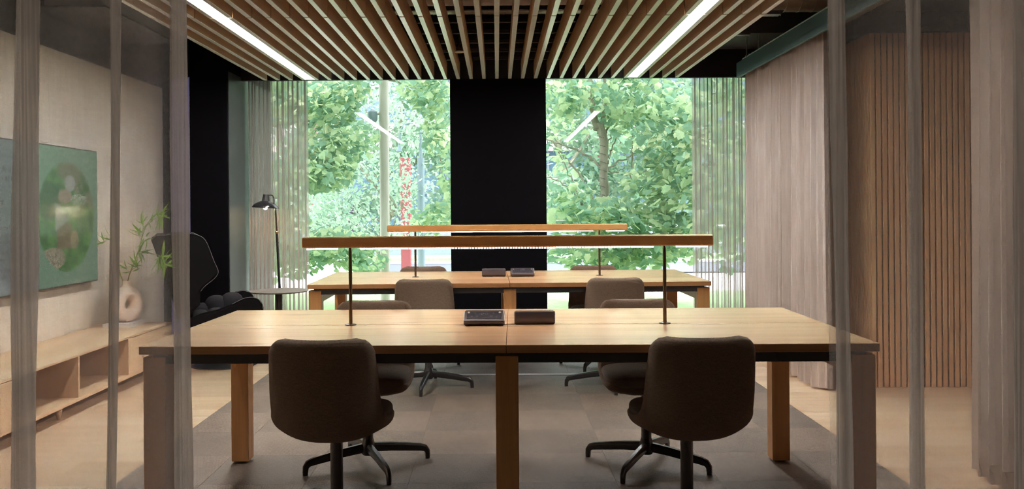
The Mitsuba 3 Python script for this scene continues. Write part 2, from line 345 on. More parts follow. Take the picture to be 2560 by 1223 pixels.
for u in (1866, 1896):
    q = atY(u, 86, 7.2); part(t, 'drop_rod', tube([(q[0], 7.2, q[2]), (q[0], 7.2, q[2] - 0.19)], 0.005, 8), 'mat_steel')
single('service_box', cbox(0.9, 2.9, 7.45, 8.2, 2.78, ZC, 0.004), 'mat_upper', 'dark box section under the ceiling beside the window wall', 'bulkhead', False)
q = atY(1930, 40, 6.2)
t = thing('steel_channel', 'short galvanised channel fixed under the ceiling right of the slat raft', 'channel')
q = atY(1930, 40, 6.2)
part(t, 'channel', cbox(q[0] - 0.16, q[0] + 0.05, 6.15, 6.22, q[2], q[2] + 0.03, 0.002), 'mat_steel', False)
part(t, 'hanger', tube([(q[0] - 0.05, 6.185, q[2] + 0.03), (q[0] - 0.05, 6.185, ZC)], 0.005, 8), 'mat_steel')
part(t, 'bracket', extr([(q[0] + 0.045, q[2] - 0.012), (q[0] + 0.07, q[2] + 0.03), (q[0] + 0.035, q[2] + 0.03)], 0.01, 'y', 6.145), 'mat_steel', False)
t = thing('air_unit', 'galvanised air box with a slot flange above the left wall', 'air unit')
part(t, 'casing', cbox(-3.1, -2.70, 5.9, 7.12, 2.685, 2.98, 0.004), 'mat_galvanised', False)
part(t, 'flange', cbox(-3.14, -2.66, 5.86, 7.14, 2.668, 2.684, 0.002), 'mat_black_metal', False)
single('flexible_duct', tube(smooth_path([(3.35, 6.90, 2.66), (3.5, 6.93, 2.66), (3.62, 6.93, 2.72), (3.66, 6.93, 2.78)], 40), 0.06 + 0.008 * np.sin(np.arange(40) * 2.2), 16), 'mat_duct', 'short crinkled foil duct above the slat wall', 'duct')

# pelmet and the long drape along the right side
XP = 2.15
t = thing('curtain_pelmet', 'dark teal pelmet board above the long drape on the right', 'pelmet')
part(t, 'board', cbox(XP, XP + 0.022, 2.2, 7.69, 2.428, 2.562, 0.002), 'mat_teal', False)
part(t, 'top_lip', cbox(XP - 0.003, XP + 0.05, 2.2, 7.5, 2.5622, 2.570, 0.0005), 'mat_teal_lip', False)  # highlight on the upper pelmet edge, put in as a pale strip
part(t, 'curtain_track', cbox(XP + 0.06, XP + 0.19, 2.2, 7.68, 2.495, 2.53, 0.002), 'mat_black_metal', False)
part(t, 'return_board', cbox(XP, XP + 0.19, 7.675, 7.695, 2.44, 2.562, 0.002), 'mat_teal', False)

def pleats(a, b, n, amp, over, z0, z1, seed, nz=14, flare=0.0, per=14, sway=0.006, lean=0.0, lapped=False):
    """A hanging cloth in omega-shaped folds along the plan line a-b; z0 may vary along it."""
    r = np.random.RandomState(seed)
    a, b = np.array(a, float), np.array(b, float); L = np.linalg.norm(b - a); d = (b - a) / L; nrm = np.array([-d[1], d[0]])
    s = np.linspace(0, n, n * per + 1)
    ph = np.interp(s, np.arange(n + 1), r.uniform(-0.12, 0.12, n + 1)); am = np.interp(s, np.arange(n + 1), r.uniform(0.65, 1.25, n + 1))
    sp = np.interp(s, np.arange(n + 1), np.r_[0, np.cumsum(r.uniform(0.7, 1.3, n))]); sp /= sp[-1]
    rows = []
    for k, t in enumerate(np.linspace(0, 1, nz)):
        z = z1 + (z0 - z1) * t
        g = 1 + flare * t
        q = 2 * PI * (s + ph)
        off = amp * am * g * (-(np.sin(q) + 0.5 * np.sin(2 * q) + 0.30 * np.sin(3 * q)) if lapped else np.sin(q)) + sway * np.sin(3.1 * t + s * 1.7 + seed)
        along = sp * L + over * (L / n) * np.sin(4 * PI * (s + ph)) * (0.7 + 0.5 * t) + 0.5 * sway * np.sin(2.3 * t * 2 + s * 2.9) + lean * t * (sp - 0.5)
        xy = a + along[:, None] * d + off[:, None] * nrm
        rows.append(np.c_[xy, np.full(len(s), z)])
    return grid_mesh(np.array(rows))
single('drape', pleats((XP + 0.115, 7.66), (XP + 0.10, 5.93), 19, 0.042, 0.0, 0.012, 2.49, 3, nz=12, flare=0.3, sway=0.004, per=22, lapped=True), 'mat_drape', 'long beige pleated drape hanging under the teal pelmet', 'curtain', True)
t = thing('drape', 'gathered beige drape with a hem at the right edge of the picture', 'curtain')
part(t, 'fabric', pleats((XP + 0.14, 4.11), (XP + 0.12, 3.0), 9, 0.045, 0.12, 0.10, 2.49, 12, nz=16, flare=0.35), 'mat_drape_near', True)
part(t, 'hem', pleats((XP + 0.14, 4.11), (XP + 0.12, 3.0), 9, 0.0605, 0.12, 0.012, 0.10, 12, nz=3, flare=0.03, sway=0.003), 'mat_drape', True)

# sheers at the window
def sheer(label, a, b, n, seed, group, nf):
    t = thing('sheer_curtain', label, 'sheer curtain', group)
    part(t, 'sheer_cloth', pleats(a, b, n, 0.032, 0.20, 0.015, 2.72, seed, nz=6, sway=0.0015, per=18), 'mat_sheer_window', True)
    r = np.random.RandomState(seed); a, b = np.array(a), np.array(b)
    for k in range(nf):
        s = ((k + 0.5 + r.uniform(-.25, .25)) / nf) ** 1.25; c = a + (b - a) * s; w = r.uniform(0.003, 0.009)
        zs = np.linspace(0.015, 2.72, 7); ang = np.linspace(0, 2 * PI, 11)[:-1]
        ring = np.array([[(c[0] + w * math.cos(q) + 0.003 * math.sin(z * 1.2 + k) * 0.6, c[1] - 0.034 + 0.02 * math.sin(q), z) for q in ang] for z in zs])
        part(t, 'fold', grid_mesh(ring, closed_v=True), 'mat_sheer_fold_window', True)
    return t
sheer('grey-beige sheer curtain gathered at the left end of the left window behind the floor lamp', (-2.44, 8.50), (-1.87, 8.50), 15, 21, 'sheer curtains at the window wall', 13)
sheer('grey-beige sheer curtain gathered at the right end of the right window beside the drape', (2.62, 8.50), (1.93, 8.50), 17, 33, 'sheer curtains at the window wall', 15)
sheer('narrow stack of sheer curtain hanging in the corner between drape and window', (2.44, 7.85), (2.40, 8.25), 5, 35, None, 4)

# ------------------------------------------------------------------ desks
TOP, TH, DW, DD = 0.760, 0.031, 1.4, 1.1698
def desk(label, M):
    t = thing('work_desk', label, 'desk', 'shared oak desks')
    h = DD / 2
    for (x0, x1) in ((-DW, -0.0008), (0.0008, DW)):
        for (y0, y1) in ((0.0, h - 0.0035), (h + 0.0035, DD)):
            top = cbox(x0, x1, y0, y1, TOP - TH, TOP, 0.0015)
            k = part(t, 'tabletop', top, 'mat_oak_edge', False, M=M)
            kk = part(k, 'veneer', trimesh.Trimesh(np.c_[[(x0 + .0015, y0 + .0015, TOP + .0002), (x1 - .0015, y0 + .0015, TOP + .0002), (x1 - .0015, y1 - .0015, TOP + .0002), (x0 + .0015, y1 - .0015, TOP + .0002)]], [[0, 1, 2], [0, 2, 3]], process=False), 'mat_oak_top', False, M=M)
    bars = [cbox(-1.36, 1.36, y, y + 0.04, 0.687, TOP - TH, 0.002) for y in (0.035, h - 0.12, h + 0.08, DD - 0.075)]
    part(t, 'frame', cat(*bars, *[cbox(x - 0.02, x + 0.02, 0.05, DD - 0.05, 0.715, TOP - TH, 0.001) for x in (-1.345, -0.02, 0.03, 1.345)]), 'mat_black_metal', False, label='black steel frame under the tops', M=M)
    for x in (-1.397 + 0.0435, 0.002, 1.397 - 0.0435):
        for y in (0.03, DD - 0.03 - 0.087):
            part(t, 'leg', cbox(x - 0.0435, x + 0.0435, y, y + 0.087, 0.012, 0.714, 0.0025), 'mat_oak_leg', False, M=M)
            part(t, 'foot', cyl(0.030, 0.0025, 0.013, (x, y + 0.043)), 'mat_black_metal', M=M)
        part(t, 'cross_rail', cbox(x - 0.0425, x + 0.0425, 0.118, DD - 0.118, 0.632, 0.70, 0.002), 'mat_oak_leg', False, M=M)
    return t
M1 = T().translate([0.0304, 3.2484, 0]).rotate([0, 0, 1], math.degrees(-0.019))
M2 = T().translate([0.0838, 5.9577, 0]).rotate([0, 0, 1], math.degrees(0.0119))
desk('large shared oak desk with black steel frame nearest the camera', M1)
desk('large shared oak desk farther back, in front of the black column', M2)

# beam lamps on the desks
def beam_lamp(label, M):
    t = thing('desk_lamp', label, 'desk lamp', 'oak beam lamps on the desks')
    h = DD / 2; z0, z1 = 1.106, 1.155
    part(t, 'beam', cbox(-0.912, 0.912, h - 0.026, h + 0.026, z0, z1, 0.005), 'mat_oak_beam', 40, label='long oak beam', M=M)
    for s in (-0.70, 0.70):
        part(t, 'pole', cyl(0.0078, TOP + 0.0005, z0, (s, h), 16), 'mat_bronze', M=M)
        part(t, 'flange', lathe([(0, TOP + 0.0005), (0.025, TOP + 0.0005), (0.025, TOP + 0.004), (0.012, TOP + 0.007), (0, TOP + 0.007)], 24, (s, h, 0)), 'mat_bronze', M=M)
    for (a, b) in ((-0.895, -0.752), (-0.655, 0.655), (0.752, 0.895)):
        n = max(2, int((b - a) / 0.0128)); w = (b - a) / n
        chips = cat(*[cbox(a + w * k, a + w * (k + 0.72), h - 0.005, h + 0.005, z0 - 0.0085, z0 - 0.0012, 0) for k in range(n)])
        part(t, 'strip', cbox(a, b, h - 0.007, h + 0.007, z0 - 0.0012, z0 - 0.0002, 0), 'mat_white_plastic', False, M=M)
        d = part(t, 'light_strip', chips, 'mat_white_plastic', False, label='row of glowing white light points under the beam', M=M)
        scene[d]['emitter'] = emit(L_BEAM * COOL)
beam_lamp('oak beam lamp on two thin bronze poles standing on the near desk', M1)
beam_lamp('oak beam lamp on two thin bronze poles standing on the far desk', M2)

# socket boxes on the desk seam
def socket_box(label, x, y, flip, M, group=None):
    """Prism body; its slanted face with sockets looks to -y, or away from the camera when flip."""
    t = thing('power_socket', label, 'power socket', group)
    MM = M.translate([x, y, TOP + 0.0008]) if not flip else M.translate([x, y, TOP + 0.0008]).rotate([0, 0, 1], 180)
    prof = [(-0.030, 0.0), (-0.040, 0.012), (-0.041, 0.019), (-0.037, 0.0245), (0.020, 0.060), (0.030, 0.061), (0.038, 0.052), (0.040, 0.020), (0.034, 0.0)]
    pts = []
    for sx, ins in ((-0.090, 1), (-0.082, 0), (0.082, 0), (0.090, 1)):
        cz = 0.028
        for (py, pz) in prof:
            k = 0.82 if ins else 1.0
            pts.append((sx, py * k, cz + (pz - cz) * k if ins else pz))
    part(t, 'body', trimesh.Trimesh(np.array(pts)).convex_hull, 'mat_socket_body', 50, M=MM)
    n = np.array([0, -(0.060 - 0.0245), 0.057]); n /= np.linalg.norm(n); up = np.array([0, 0.057, 0.0355]); up /= np.linalg.norm(up)
    c0 = np.array([0, -0.0085, 0.04225])
    def on(m, u, v, dz):
        R = np.eye(4); R[:3, 0] = (1, 0, 0); R[:3, 1] = up; R[:3, 2] = n; R[:3, 3] = c0 + np.array([u, 0, 0]) + up * v + n * dz
        m = m.copy(); m.apply_transform(R); return m
    part(t, 'face_plate', on(cbox(-0.077, 0.077, -0.026, 0.026, -0.002, 0.0018, 0.0008), 0, 0, 0), 'mat_socket_face', False, label='glossy black socket plate', M=MM)
    for u in (-0.043, 0.043):
        for (a, b, w, h) in ((0, 0.013, 0.0035, 0.008), (-0.011, -0.008, 0.006, 0.004), (0.011, -0.008, 0.006, 0.004)):
            part(t, 'socket_rim', on(cbox(-w / 2 - 0.001, w / 2 + 0.001, -h / 2 - 0.001, h / 2 + 0.001, 0, 0.0003, 0), u + a, b, 0.0018), 'mat_grey_table', False, M=MM)  # grey border painting the glint round each hole
            part(t, 'socket_hole', on(cbox(-w / 2, w / 2, -h / 2, h / 2, 0, 0.0006, 0), u + a, b, 0.0018), 'mat_gloss_black', False, M=MM)
    for u in (-0.009, 0.009):
        part(t, 'usb_port', on(cat(cbox(-0.0065, 0.0065, -0.005, -0.0042, 0, 0.0007, 0), cbox(-0.0065, 0.0065, 0.0042, 0.005, 0, 0.0007, 0), cbox(-0.0065, -0.0057, -0.005, 0.005, 0, 0.0007, 0), cbox(0.0057, 0.0065, -0.005, 0.005, 0, 0.0007, 0)), u, 0.010, 0.0018), 'mat_steel', False, M=MM)
    for u in (-0.069, 0.069):
        part(t, 'screw', on(lathe([(0, 0), (0.0055, 0), (0.005, 0.0014), (0.003, 0.0016), (0, 0.001)], 14), u, 0.018, 0.0018), 'mat_steel', M=MM)
H2 = DD / 2
socket_box('low black power socket box with its sockets towards the camera on the near desk', -0.102, H2 - 0.015, False, M1)
socket_box('bronze-backed power socket box on the near desk turned away from the camera', 0.122, H2 + 0.02, True, M1)
socket_box('bronze-backed power socket box on the far desk turned away from the camera', -0.106, H2 + 0.02, True, M2)
socket_box('low black power socket box with its sockets towards the camera on the far desk', 0.112, H2 - 0.005, False, M2)

# ------------------------------------------------------------------ swivel chairs
def shell_mesh():
    from scipy.interpolate import PchipInterpolator as Pc
    prof = np.array([(-0.285, 0.795), (-0.272, 0.70), (-0.262, 0.60), (-0.252, 0.51), (-0.232, 0.455), (-0.185, 0.415), (-0.10, 0.395), (0.03, 0.392), (0.13, 0.400), (0.205, 0.418)])
    s = np.r_[0, np.cumsum(np.linalg.norm(np.diff(prof, axis=0), axis=1))]
    L = s[-1]; S = np.r_[np.linspace(0, 0.07, 8), np.linspace(0.10, L - 0.08, 26), np.linspace(L - 0.06, L, 7)]
    yz = np.c_[Pc(s, prof[:, 0])(S), Pc(s, prof[:, 1])(S)]
    hw = Pc([0, 0.15, 0.30, 0.40, 0.55, L], [0.196, 0.206, 0.214, 0.220, 0.226, 0.205])(S)
    R = 0.062
    for i, d in enumerate(S):
        for dd, r in ((d, R), (L - d, 0.07)):
            if dd < r: hw[i] = hw[i] - r + math.sqrt(max(r * r - (r - dd) ** 2, 0)) 
    curlf = Pc([0, 0.2, 0.34, 0.45, 0.62, L], [0.026, 0.055, 0.085, 0.075, 0.045, 0.02])(S)
    tan = np.gradient(yz, axis=0); tan /= np.linalg.norm(tan, axis=1, keepdims=True)
    nin = np.c_[-tan[:, 1], tan[:, 0]]                       # towards the sitter
    U = np.sin(np.linspace(-1, 1, 31) * PI / 2); U = np.sign(U) * np.abs(U) ** 0.9
    A, B = [], []
    for i in range(len(S)):
        ra, rb = [], []
        for u in U:
            x = hw[i] * u; cu = curlf[i] * abs(u) ** 2.6
            de = min(hw[i] * (1 - abs(u)), S[i], L - S[i]); t = 0.046 * math.sqrt(min(1, max(de, 0) / 0.03) * (2 - min(1, max(de, 0) / 0.03)))
            y = yz[i, 0] + nin[i, 0] * cu; z = yz[i, 1] + nin[i, 1] * cu
            ra.append((x, y - nin[i, 0] * t / 2, z - nin[i, 1] * t / 2)); rb.append((x, y + nin[i, 0] * t / 2, z + nin[i, 1] * t / 2))
        A.append(ra); B.append(rb)
    a, b = grid_mesh(np.array(A)), grid_mesh(np.array(B)); b.invert()
    m = cat(a, b); m.merge_vertices(digits_vertex=5); trimesh.repair.fix_normals(m)
    return m
def chair_parts():
    out = [('backrest', mikit.ply(shell_mesh(), 'mat_chair', 60), 'brown woven fabric shell')]
    c = superell(0.214, 0.205, 0.040, 0.55, 0.5, 18); c.apply_translation((0, 0.015, 0.450)); out.append(('seat_cushion', mikit.ply(c, 'mat_chair_seat', True), None))
    out.append(('column', mikit.ply(cat(cyl(0.025, 0.12, 0.378, n=20), cyl(0.055, 0.368, 0.385, n=24)), 'mat_black_metal', 30), None))
    out.append(('hub', mikit.ply(lathe([(0, 0.062), (0.028, 0.062), (0.036, 0.075), (0.036, 0.112), (0.030, 0.125), (0.026, 0.14), (0, 0.14)], 24), 'mat_gloss_black', 40), None))
    pr = np.array([(0.02, 0.098), (0.12, 0.088), (0.22, 0.073), (0.275, 0.064), (0.300, 0.056), (0.312, 0.040), (0.314, 0.018), (0.314, 0.0025)])
    wd = np.interp(np.linspace(0, 1, len(pr)), [0, 0.5, 0.75, 1], [0.036, 0.026, 0.022, 0.020]); th = np.interp(np.linspace(0, 1, len(pr)), [0, 0.5, 0.75, 1], [0.044, 0.034, 0.026, 0.022])
    tg = np.gradient(pr, axis=0); tg /= np.linalg.norm(tg, axis=1, keepdims=True); nn = np.c_[-tg[:, 1], tg[:, 0]]
    sq = [(-1, -0.5), (-0.6, -1), (0.6, -1), (1, -0.5), (1, 0.5), (0.55, 1), (-0.55, 1), (-1, 0.5)]
    V = np.array([[(pr[i, 0] + nn[i, 0] * q * th[i] / 2, p * wd[i] / 2, pr[i, 1] + nn[i, 1] * q * th[i] / 2) for (p, q) in sq] for i in range(len(pr))])
    leg = grid_mesh(V, closed_v=True)
    caps = trimesh.Trimesh(np.vstack([V[-1], V[-1].mean(0)]), [[i, (i + 1) % 8, 8] for i in range(8)], process=False)
    leg = cat(leg, caps); trimesh.repair.fix_normals(leg)
    return out, mikit.ply(leg, 'mat_gloss_black', 35)
CH, CHLEG = chair_parts()
def chair(label, x, y, rot, legs):
    t = thing('swivel_chair', label, 'chair', 'brown swivel chairs at the desks')
    M = T().translate([x, y, 0]).rotate([0, 0, 1], rot)
    for n, p, l in CH: put(t, n, p, M, l)
    for k in range(4): put(t, 'leg', CHLEG, T().translate([x, y, 0]).rotate([0, 0, 1], legs + 90 * k))
chair('brown fabric swivel chair with its back to the camera at the near desk, left', -0.652, 3.455, -1.5, 30)
chair('brown fabric swivel chair with its back to the camera at the near desk, right', 0.752, 3.445, 1.5, 77)
chair('brown fabric swivel chair behind the near desk, left, its seat under the top', -0.648, 4.265, 180, 26)
chair('brown fabric swivel chair behind the near desk, right, its seat under the top', 0.728, 4.245, 180, 60)
chair('brown fabric swivel chair at the front of the far desk, left of the socket boxes', -0.50, 6.16, -2, 85)
chair('brown fabric swivel chair at the front of the far desk, right of the socket boxes', 0.80, 6.16, 2, 90)
chair('brown fabric swivel chair at the window side of the far desk, left', -0.62, 6.93, 180, 20)
chair('brown fabric swivel chair at the window side of the far desk, right', 0.80, 6.93, 180, 65)

# ------------------------------------------------------------------ sideboard with vase, book and screen
t = thing('sideboard', 'long low pale wood sideboard with open niches on tapered legs under the screen', 'sideboard')
X0, X1, YA, YB, Z0, Z1 = -3.15, -2.63, 3.9, 6.94, 0.088, 0.383
part(t, 'top', cbox(X0, X1, YA, YB, Z1 - 0.014, Z1, 0.0015), 'mat_console', False)
part(t, 'base_board', cbox(X0, X1, YA, YB, Z0, Z0 + 0.022, 0.0015), 'mat_console', False)
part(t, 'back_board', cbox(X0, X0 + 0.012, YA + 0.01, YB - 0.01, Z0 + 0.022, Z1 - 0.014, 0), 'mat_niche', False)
for y in (YA, 4.64, 5.385, 6.12, YB - 0.018):
    part(t, 'upright', cbox(X0 + 0.012, X1 - (0.0 if 4.7 < y < 6.2 else 0.02), y, y + 0.018, Z0 + 0.022, Z1 - 0.014, 0.001), 'mat_console_end', False)
for (a, b) in ((YA + 0.002, 4.655), (6.139, YB - 0.002)):
    part(t, 'door', cbox(X1 - 0.019, X1, a, b, Z0 + 0.0225, Z1 - 0.018, 0.0015), 'mat_console_end', False)
for y in (4.1, 5.28, 6.72):
    for x in (-2.70, -3.06):
        part(t, 'leg', lathe([(0, 0.0005), (0.014, 0.0005), (0.023, Z0), (0, Z0)], 20, (x, y, 0)), 'mat_console_end')
t = thing('book', 'grey covered book lying under the vase on the sideboard', 'book')
bm = T().translate([-2.92, 6.725, Z1 + 0.0005])
part(t, 'pages', cbox(-0.102, 0.106, -0.142, 0.142, 0.002, 0.026, 0.001), 'mat_pages', False, M=bm)
part(t, 'cover', cat(cbox(-0.108, 0.108, -0.146, 0.146, 0, 0.002, 0), cbox(-0.108, 0.108, -0.146, 0.146, 0.026, 0.029, 0.0005), cbox(-0.108, -0.105, -0.146, 0.146, 0.002, 0.026, 0)), 'mat_cover', False, M=bm)
# ring-shaped vase
VX, VY, VZ = -2.905, 6.735, Z1 + 0.0300
th = np.linspace(0, 2 * PI, 57)[:-1]; ph = np.linspace(0, 2 * PI, 29)[:-1]
ring = np.array([[(0.060 * math.sin(b), (0.090 + 0.048 * math.cos(b)) * math.cos(a), 0.138 + (0.091 + 0.049 * math.cos(b)) * math.sin(a)) for b in ph] for a in th])
ring[..., 2] = np.maximum(ring[..., 2], 0.0015)
body = grid_mesh(ring, True, True); trimesh.repair.fix_normals(body)
neck = lathe([(0.052, 0.252), (0.040, 0.268), (0.031, 0.284), (0.0285, 0.315), (0.031, 0.321), (0.027, 0.321), (0.024, 0.30), (0.0, 0.285)], 28)
t = thing('vase', 'cream ring-shaped ceramic vase standing on the book on the sideboard', 'vase')
vm = T().translate([VX, VY, VZ]).rotate([0, 0, 1], -24)
part(t, 'body', body, 'mat_ceramic', True, M=vm); part(t, 'neck', neck, 'mat_ceramic', 40, M=vm)
# bamboo twigs
t = thing('bamboo_twigs', 'green bamboo twigs with narrow leaves in the ring-shaped vase', 'plant')
def w(u, v, y): return atY(u, v, y)
stems = [([(312, 712, 6.735), (302, 690, 6.735), (294, 662, 6.73), (286, 625, 6.72), (279, 600, 6.70)], 0.0055),
         ([(318, 712, 6.735), (326, 680, 6.74), (342, 640, 6.75), (352, 606, 6.76), (360, 578, 6.74), (368, 560, 6.72)], 0.0045),
         ([(352, 606, 6.76), (357, 575, 6.76), (358, 555, 6.75)], 0.002), ([(366, 565, 6.72), (380, 552, 6.70), (394, 545, 6.60)], 0.002),
         ([(345, 632, 6.75), (372, 634, 6.68), (400, 640, 6.60), (412, 648, 6.56)], 0.002), ([(326, 680, 6.74), (340, 668, 6.72), (350, 664, 6.70)], 0.002)]
for pts, r in stems:
    p = smooth_path([w(*q) for q in pts], 16); rr = r * (1 + 0.25 * (np.arange(16) % 5 == 0)) * np.linspace(1, 0.6, 16)
    part(t, 'stem', tube(p, rr, 8), 'mat_bamboo', True)
def blade(L, W, droop):
    s = np.linspace(0, 1, 8); wd = W * np.sin(PI * np.clip(s * 0.96 + 0.02, 0, 1) ** 0.75)
    P_ = np.array([[(s_ * L, sgn * w_, -droop * L * s_ ** 2 + 0.12 * abs(sgn) * w_) for sgn in (-1, 0, 1)] for s_, w_ in zip(s, wd)])
    return grid_mesh(P_)
r = np.random.RandomState(5)
BL = [mikit.ply(blade(l, 0.0095, d), 'mat_bamboo_leaf', True) for l, d in ((0.11, 0.25), (0.09, 0.5), (0.13, 0.35))]
clusters = [((279, 602, 6.70), 4, 180, 70), ((262, 606, 6.68), 4, 190, 60), ((372, 560, 6.71), 4, 20, 120), ((398, 541, 6.60), 9, 20, 110), ((393, 548, 6.60), 5, -10, 110), ((352, 585, 6.76), 6, 150, 80), ((356, 560, 6.75), 5, 140, 80),
            ((364, 598, 6.77), 5, -40, 110), ((345, 635, 6.75), 6, -30, 120), ((345, 668, 6.70), 10, 10, 170), ((322, 675, 6.74), 5, 170, 90), ((405, 645, 6.56), 9, -10, 100), ((415, 655, 6.56), 9, -50, 110), ((398, 640, 6.56), 5, -80, 80)]
for (c, n, ang, spread) in clusters:
    for k in range(n):
        a = math.radians(ang + r.uniform(-spread, spread)); q = w(*c) + r.uniform(-0.02, 0.02, 3)
        M = T().translate(q.tolist()).rotate([0, 1, 0], -math.degrees(a) * 0.0).rotate([0, 0, 1], r.uniform(-40, 40)).rotate([0, 1, 0], -math.degrees(a)).rotate([1, 0, 0], r.uniform(-60, 60)).scale(r.uniform(0.7, 1.1))
        put(t, 'leaf', BL[r.randint(3)], M)
# screen on the left wall
t = thing('wall_screen', 'large wall screen with lines of text and an oval picture on the left wall', 'screen')
XS = -3.10; SY0, SY1, SZ0, SZ1 = 4.72, 6.67, 0.742, 1.744
part(t, 'frame', cbox(X_L + 0.005, XS, SY0, SY1, SZ0, SZ1, 0.004), 'mat_screen_frame', False)
XG = XS + 0.0008
SPLIT = float(atX(97, 540, XS)[1])
scene['mat_display'] = {'type': 'roughplastic', 'diffuse_reflectance': {'type': 'rgb', 'value': [0.015, 0.016, 0.016]}, 'alpha': 0.03, 'int_ior': 1.5}
def quadx(x, y0, y1, z0, z1): return trimesh.Trimesh([(x, y0, z0), (x, y1, z0), (x, y1, z1), (x, y0, z1)], [[0, 1, 2], [0, 2, 3]], process=False)
k = part(t, 'text_panel', quadx(XG, SY0 + 0.008, SPLIT, SZ0 + 0.010, SZ1 - 0.008), 'mat_display', False); scene[k]['emitter'] = emit((0.085, 0.092, 0.094))
k = part(t, 'picture_panel', quadx(XG, SPLIT + 0.0002, SY1 - 0.008, SZ0 + 0.010, SZ1 - 0.008), 'mat_display', False); scene[k]['emitter'] = emit((0.085, 0.15, 0.095))
ec = atX(168, 543, XS); ey, ez = (atX(238, 543, XS)[1] - atX(98, 543, XS)[1]) / 2, (atX(168, 407, XS)[2] - atX(168, 680, XS)[2]) / 2
def oval(p, n, uv):
    a, b = (p.y - float(ec[1])) / float(ey), (p.z - float(ec[2])) / float(ez)
    leafy = fbm(p.y * 22, p.z * 22, 2, 3); fine = noise(p.y * 90, p.z * 90)
    c = mix((0.010, 0.060, 0.014), (0.055, 0.16, 0.035), dr.clip(leafy * 1.6 - 0.3, 0, 1))
    inside = lambda x, y, rx, ry: dr.square((a - x) / rx) + dr.square((b - y) / ry) < 1
    c = dr.select((b > 0.62 - 0.5 * a) & (a > -0.35), mix((0.055, 0.075, 0.035), (0.10, 0.105, 0.055), leafy), c)
    c = dr.select(inside(-0.62, 0.30, 0.42, 0.34), mix((0.006, 0.035, 0.012), (0.02, 0.085, 0.02), leafy), c)
    c = dr.select(inside(0.62, 0.62, 0.22, 0.26) & (leafy > 0.45), mi.Color3f(0.012, 0.07, 0.015), c)
    c = dr.select(inside(-0.08, 0.38, 0.24, 0.13), mix((0.13, 0.10, 0.065), (0.19, 0.15, 0.10), leafy), c)
    c = dr.select(inside(0.10, 0.62, 0.19, 0.15), mi.Color3f(0.17, 0.18, 0.155), c)
    c = dr.select(inside(0.42, 0.33, 0.32, 0.10) & (fine > 0.4), mi.Color3f(0.20, 0.22, 0.17), c)
    c = dr.select((a > -0.36) & (a < 0.16) & (b > -0.58) & (b < -0.12), mix((0.075, 0.065, 0.03), (0.11, 0.085, 0.045), leafy), c)
    c = dr.select((a > -0.42) & (b < 0.28 - (a + 0.42) * 0.62) & (b > -0.20 + (a + 0.30) * 0.40) & (a < 0.12), mi.Color3f(0.16, 0.185, 0.135), c)
    c = dr.select(inside(0.26, -0.42, 0.15, 0.17), mix((0.11, 0.10, 0.045), (0.20, 0.175, 0.09), noise(p.y * 30, p.z * 30)), c)
    c = dr.select(inside(-0.50, -0.74, 0.42, 0.20), mix((0.06, 0.065, 0.04), (0.23, 0.195, 0.13), fine), c)
    return c
a = np.linspace(0, 2 * PI, 73)[:-1]
ov = trimesh.Trimesh(np.vstack([[(XG + 0.0006, ec[1], ec[2])], np.c_[np.full(72, XG + 0.0006), ec[1] + ey * np.cos(a), ec[2] + ez * np.sin(a)]]), [[0, 1 + i, 1 + (i + 1) % 72] for i in range(72)], process=False)
k = part(t, 'oval_picture', ov, 'mat_display', False, uv=np.c_[ov.vertices[:, 1] - 5, ov.vertices[:, 2]], label='oval green and brown still-life picture on the screen')
scene[k]['emitter'] = {'type': 'area', 'radiance': proc(oval)}
def screen_text(s, u0, u1, vb, h, bold=False, slant=0.0):
    a, b = atX(u0, vb, XS), atX(u1, vb, XS)
    m = meshkit.text_mesh(s, 1.0, 0.02, bold); v = m.vertices; wd = v[:, 0].max()
    y = a[1] + (v[:, 0] + slant * v[:, 1]) / wd * (b[1] - a[1]); hh = h * a[1] / FOC
    m.vertices = np.stack([np.full(len(v), XG + 0.0004) + v[:, 2] * 0.02, y, (a[2] + b[2]) / 2 + v[:, 1] * hh], 1)
    part(t, 'lettering', m, 'mat_ink', False)
for row in (('A R D  &', 4, 59, 433, 15), ('I N G', 3, 36, 455, 15), ('st', 0.5, 8, 512, 14), ('n the Witch Ki', 1, 52, 574.5, 10.5), ('your own co', 3, 48, 592, 10.5),
            ('s wines.', 1, 28, 609.5, 10.5), ('North Galler', 2, 47, 636, 10.5), ('ining,', 0.5, 20, 654, 10.5), ('vations platfo', 1, 49, 680, 10.5), ('ook a ticket.', 1, 43, 698, 10.5)):
    screen_text(*row)
screen_text('North', 23, 43, 654, 10.5, slant=0.2)
for v in (391, 477):
    z = atX(20, v, XS)[2]; part(t, 'rule_line', cbox(XG, XG + 0.0012, SY0 + 0.01, float(atX(58, v, XS)[1]), z - 0.001, z + 0.001, 0), 'mat_ink', False)

# ------------------------------------------------------------------ lounge corner
_before = set(scene)
t = thing('lounge_armchair', 'black high-backed wing armchair with tufted seat in the far left corner', 'armchair')
YN, YF = 6.74, 7.32
def pxz(pts, y): return [(float(atY(u, v, y)[0]), float(atY(u, v, y)[2])) for u, v in pts]
wing = pxz([(384, 600), (398, 588), (440, 585), (492, 588), (506, 596), (516, 612), (528, 645), (539, 672), (542, 682), (538, 692), (525, 705), (507, 720), (500, 730), (498, 765), (470, 790), (446, 800), (440, 770), (418, 700)], YN)
def soft(poly, d, y, infl=0.012):
    from shapely.geometry import Polygon
    g = Polygon(poly); a = extr(list(g.buffer(-infl).exterior.coords)[:-1], d, 'y', y); b = extr(list(g.exterior.coords)[:-1], d - 2 * infl, 'y', y + infl)
    return trimesh.Trimesh(np.vstack([a.vertices, b.vertices])) , cat(a, b)
xw = np.array(wing)
bx = np.array([(p[0], p[1]) for p in wing])
part(t, 'wing', soft(wing, 0.05, YN)[1], 'mat_leather', False, label='black leather wing')
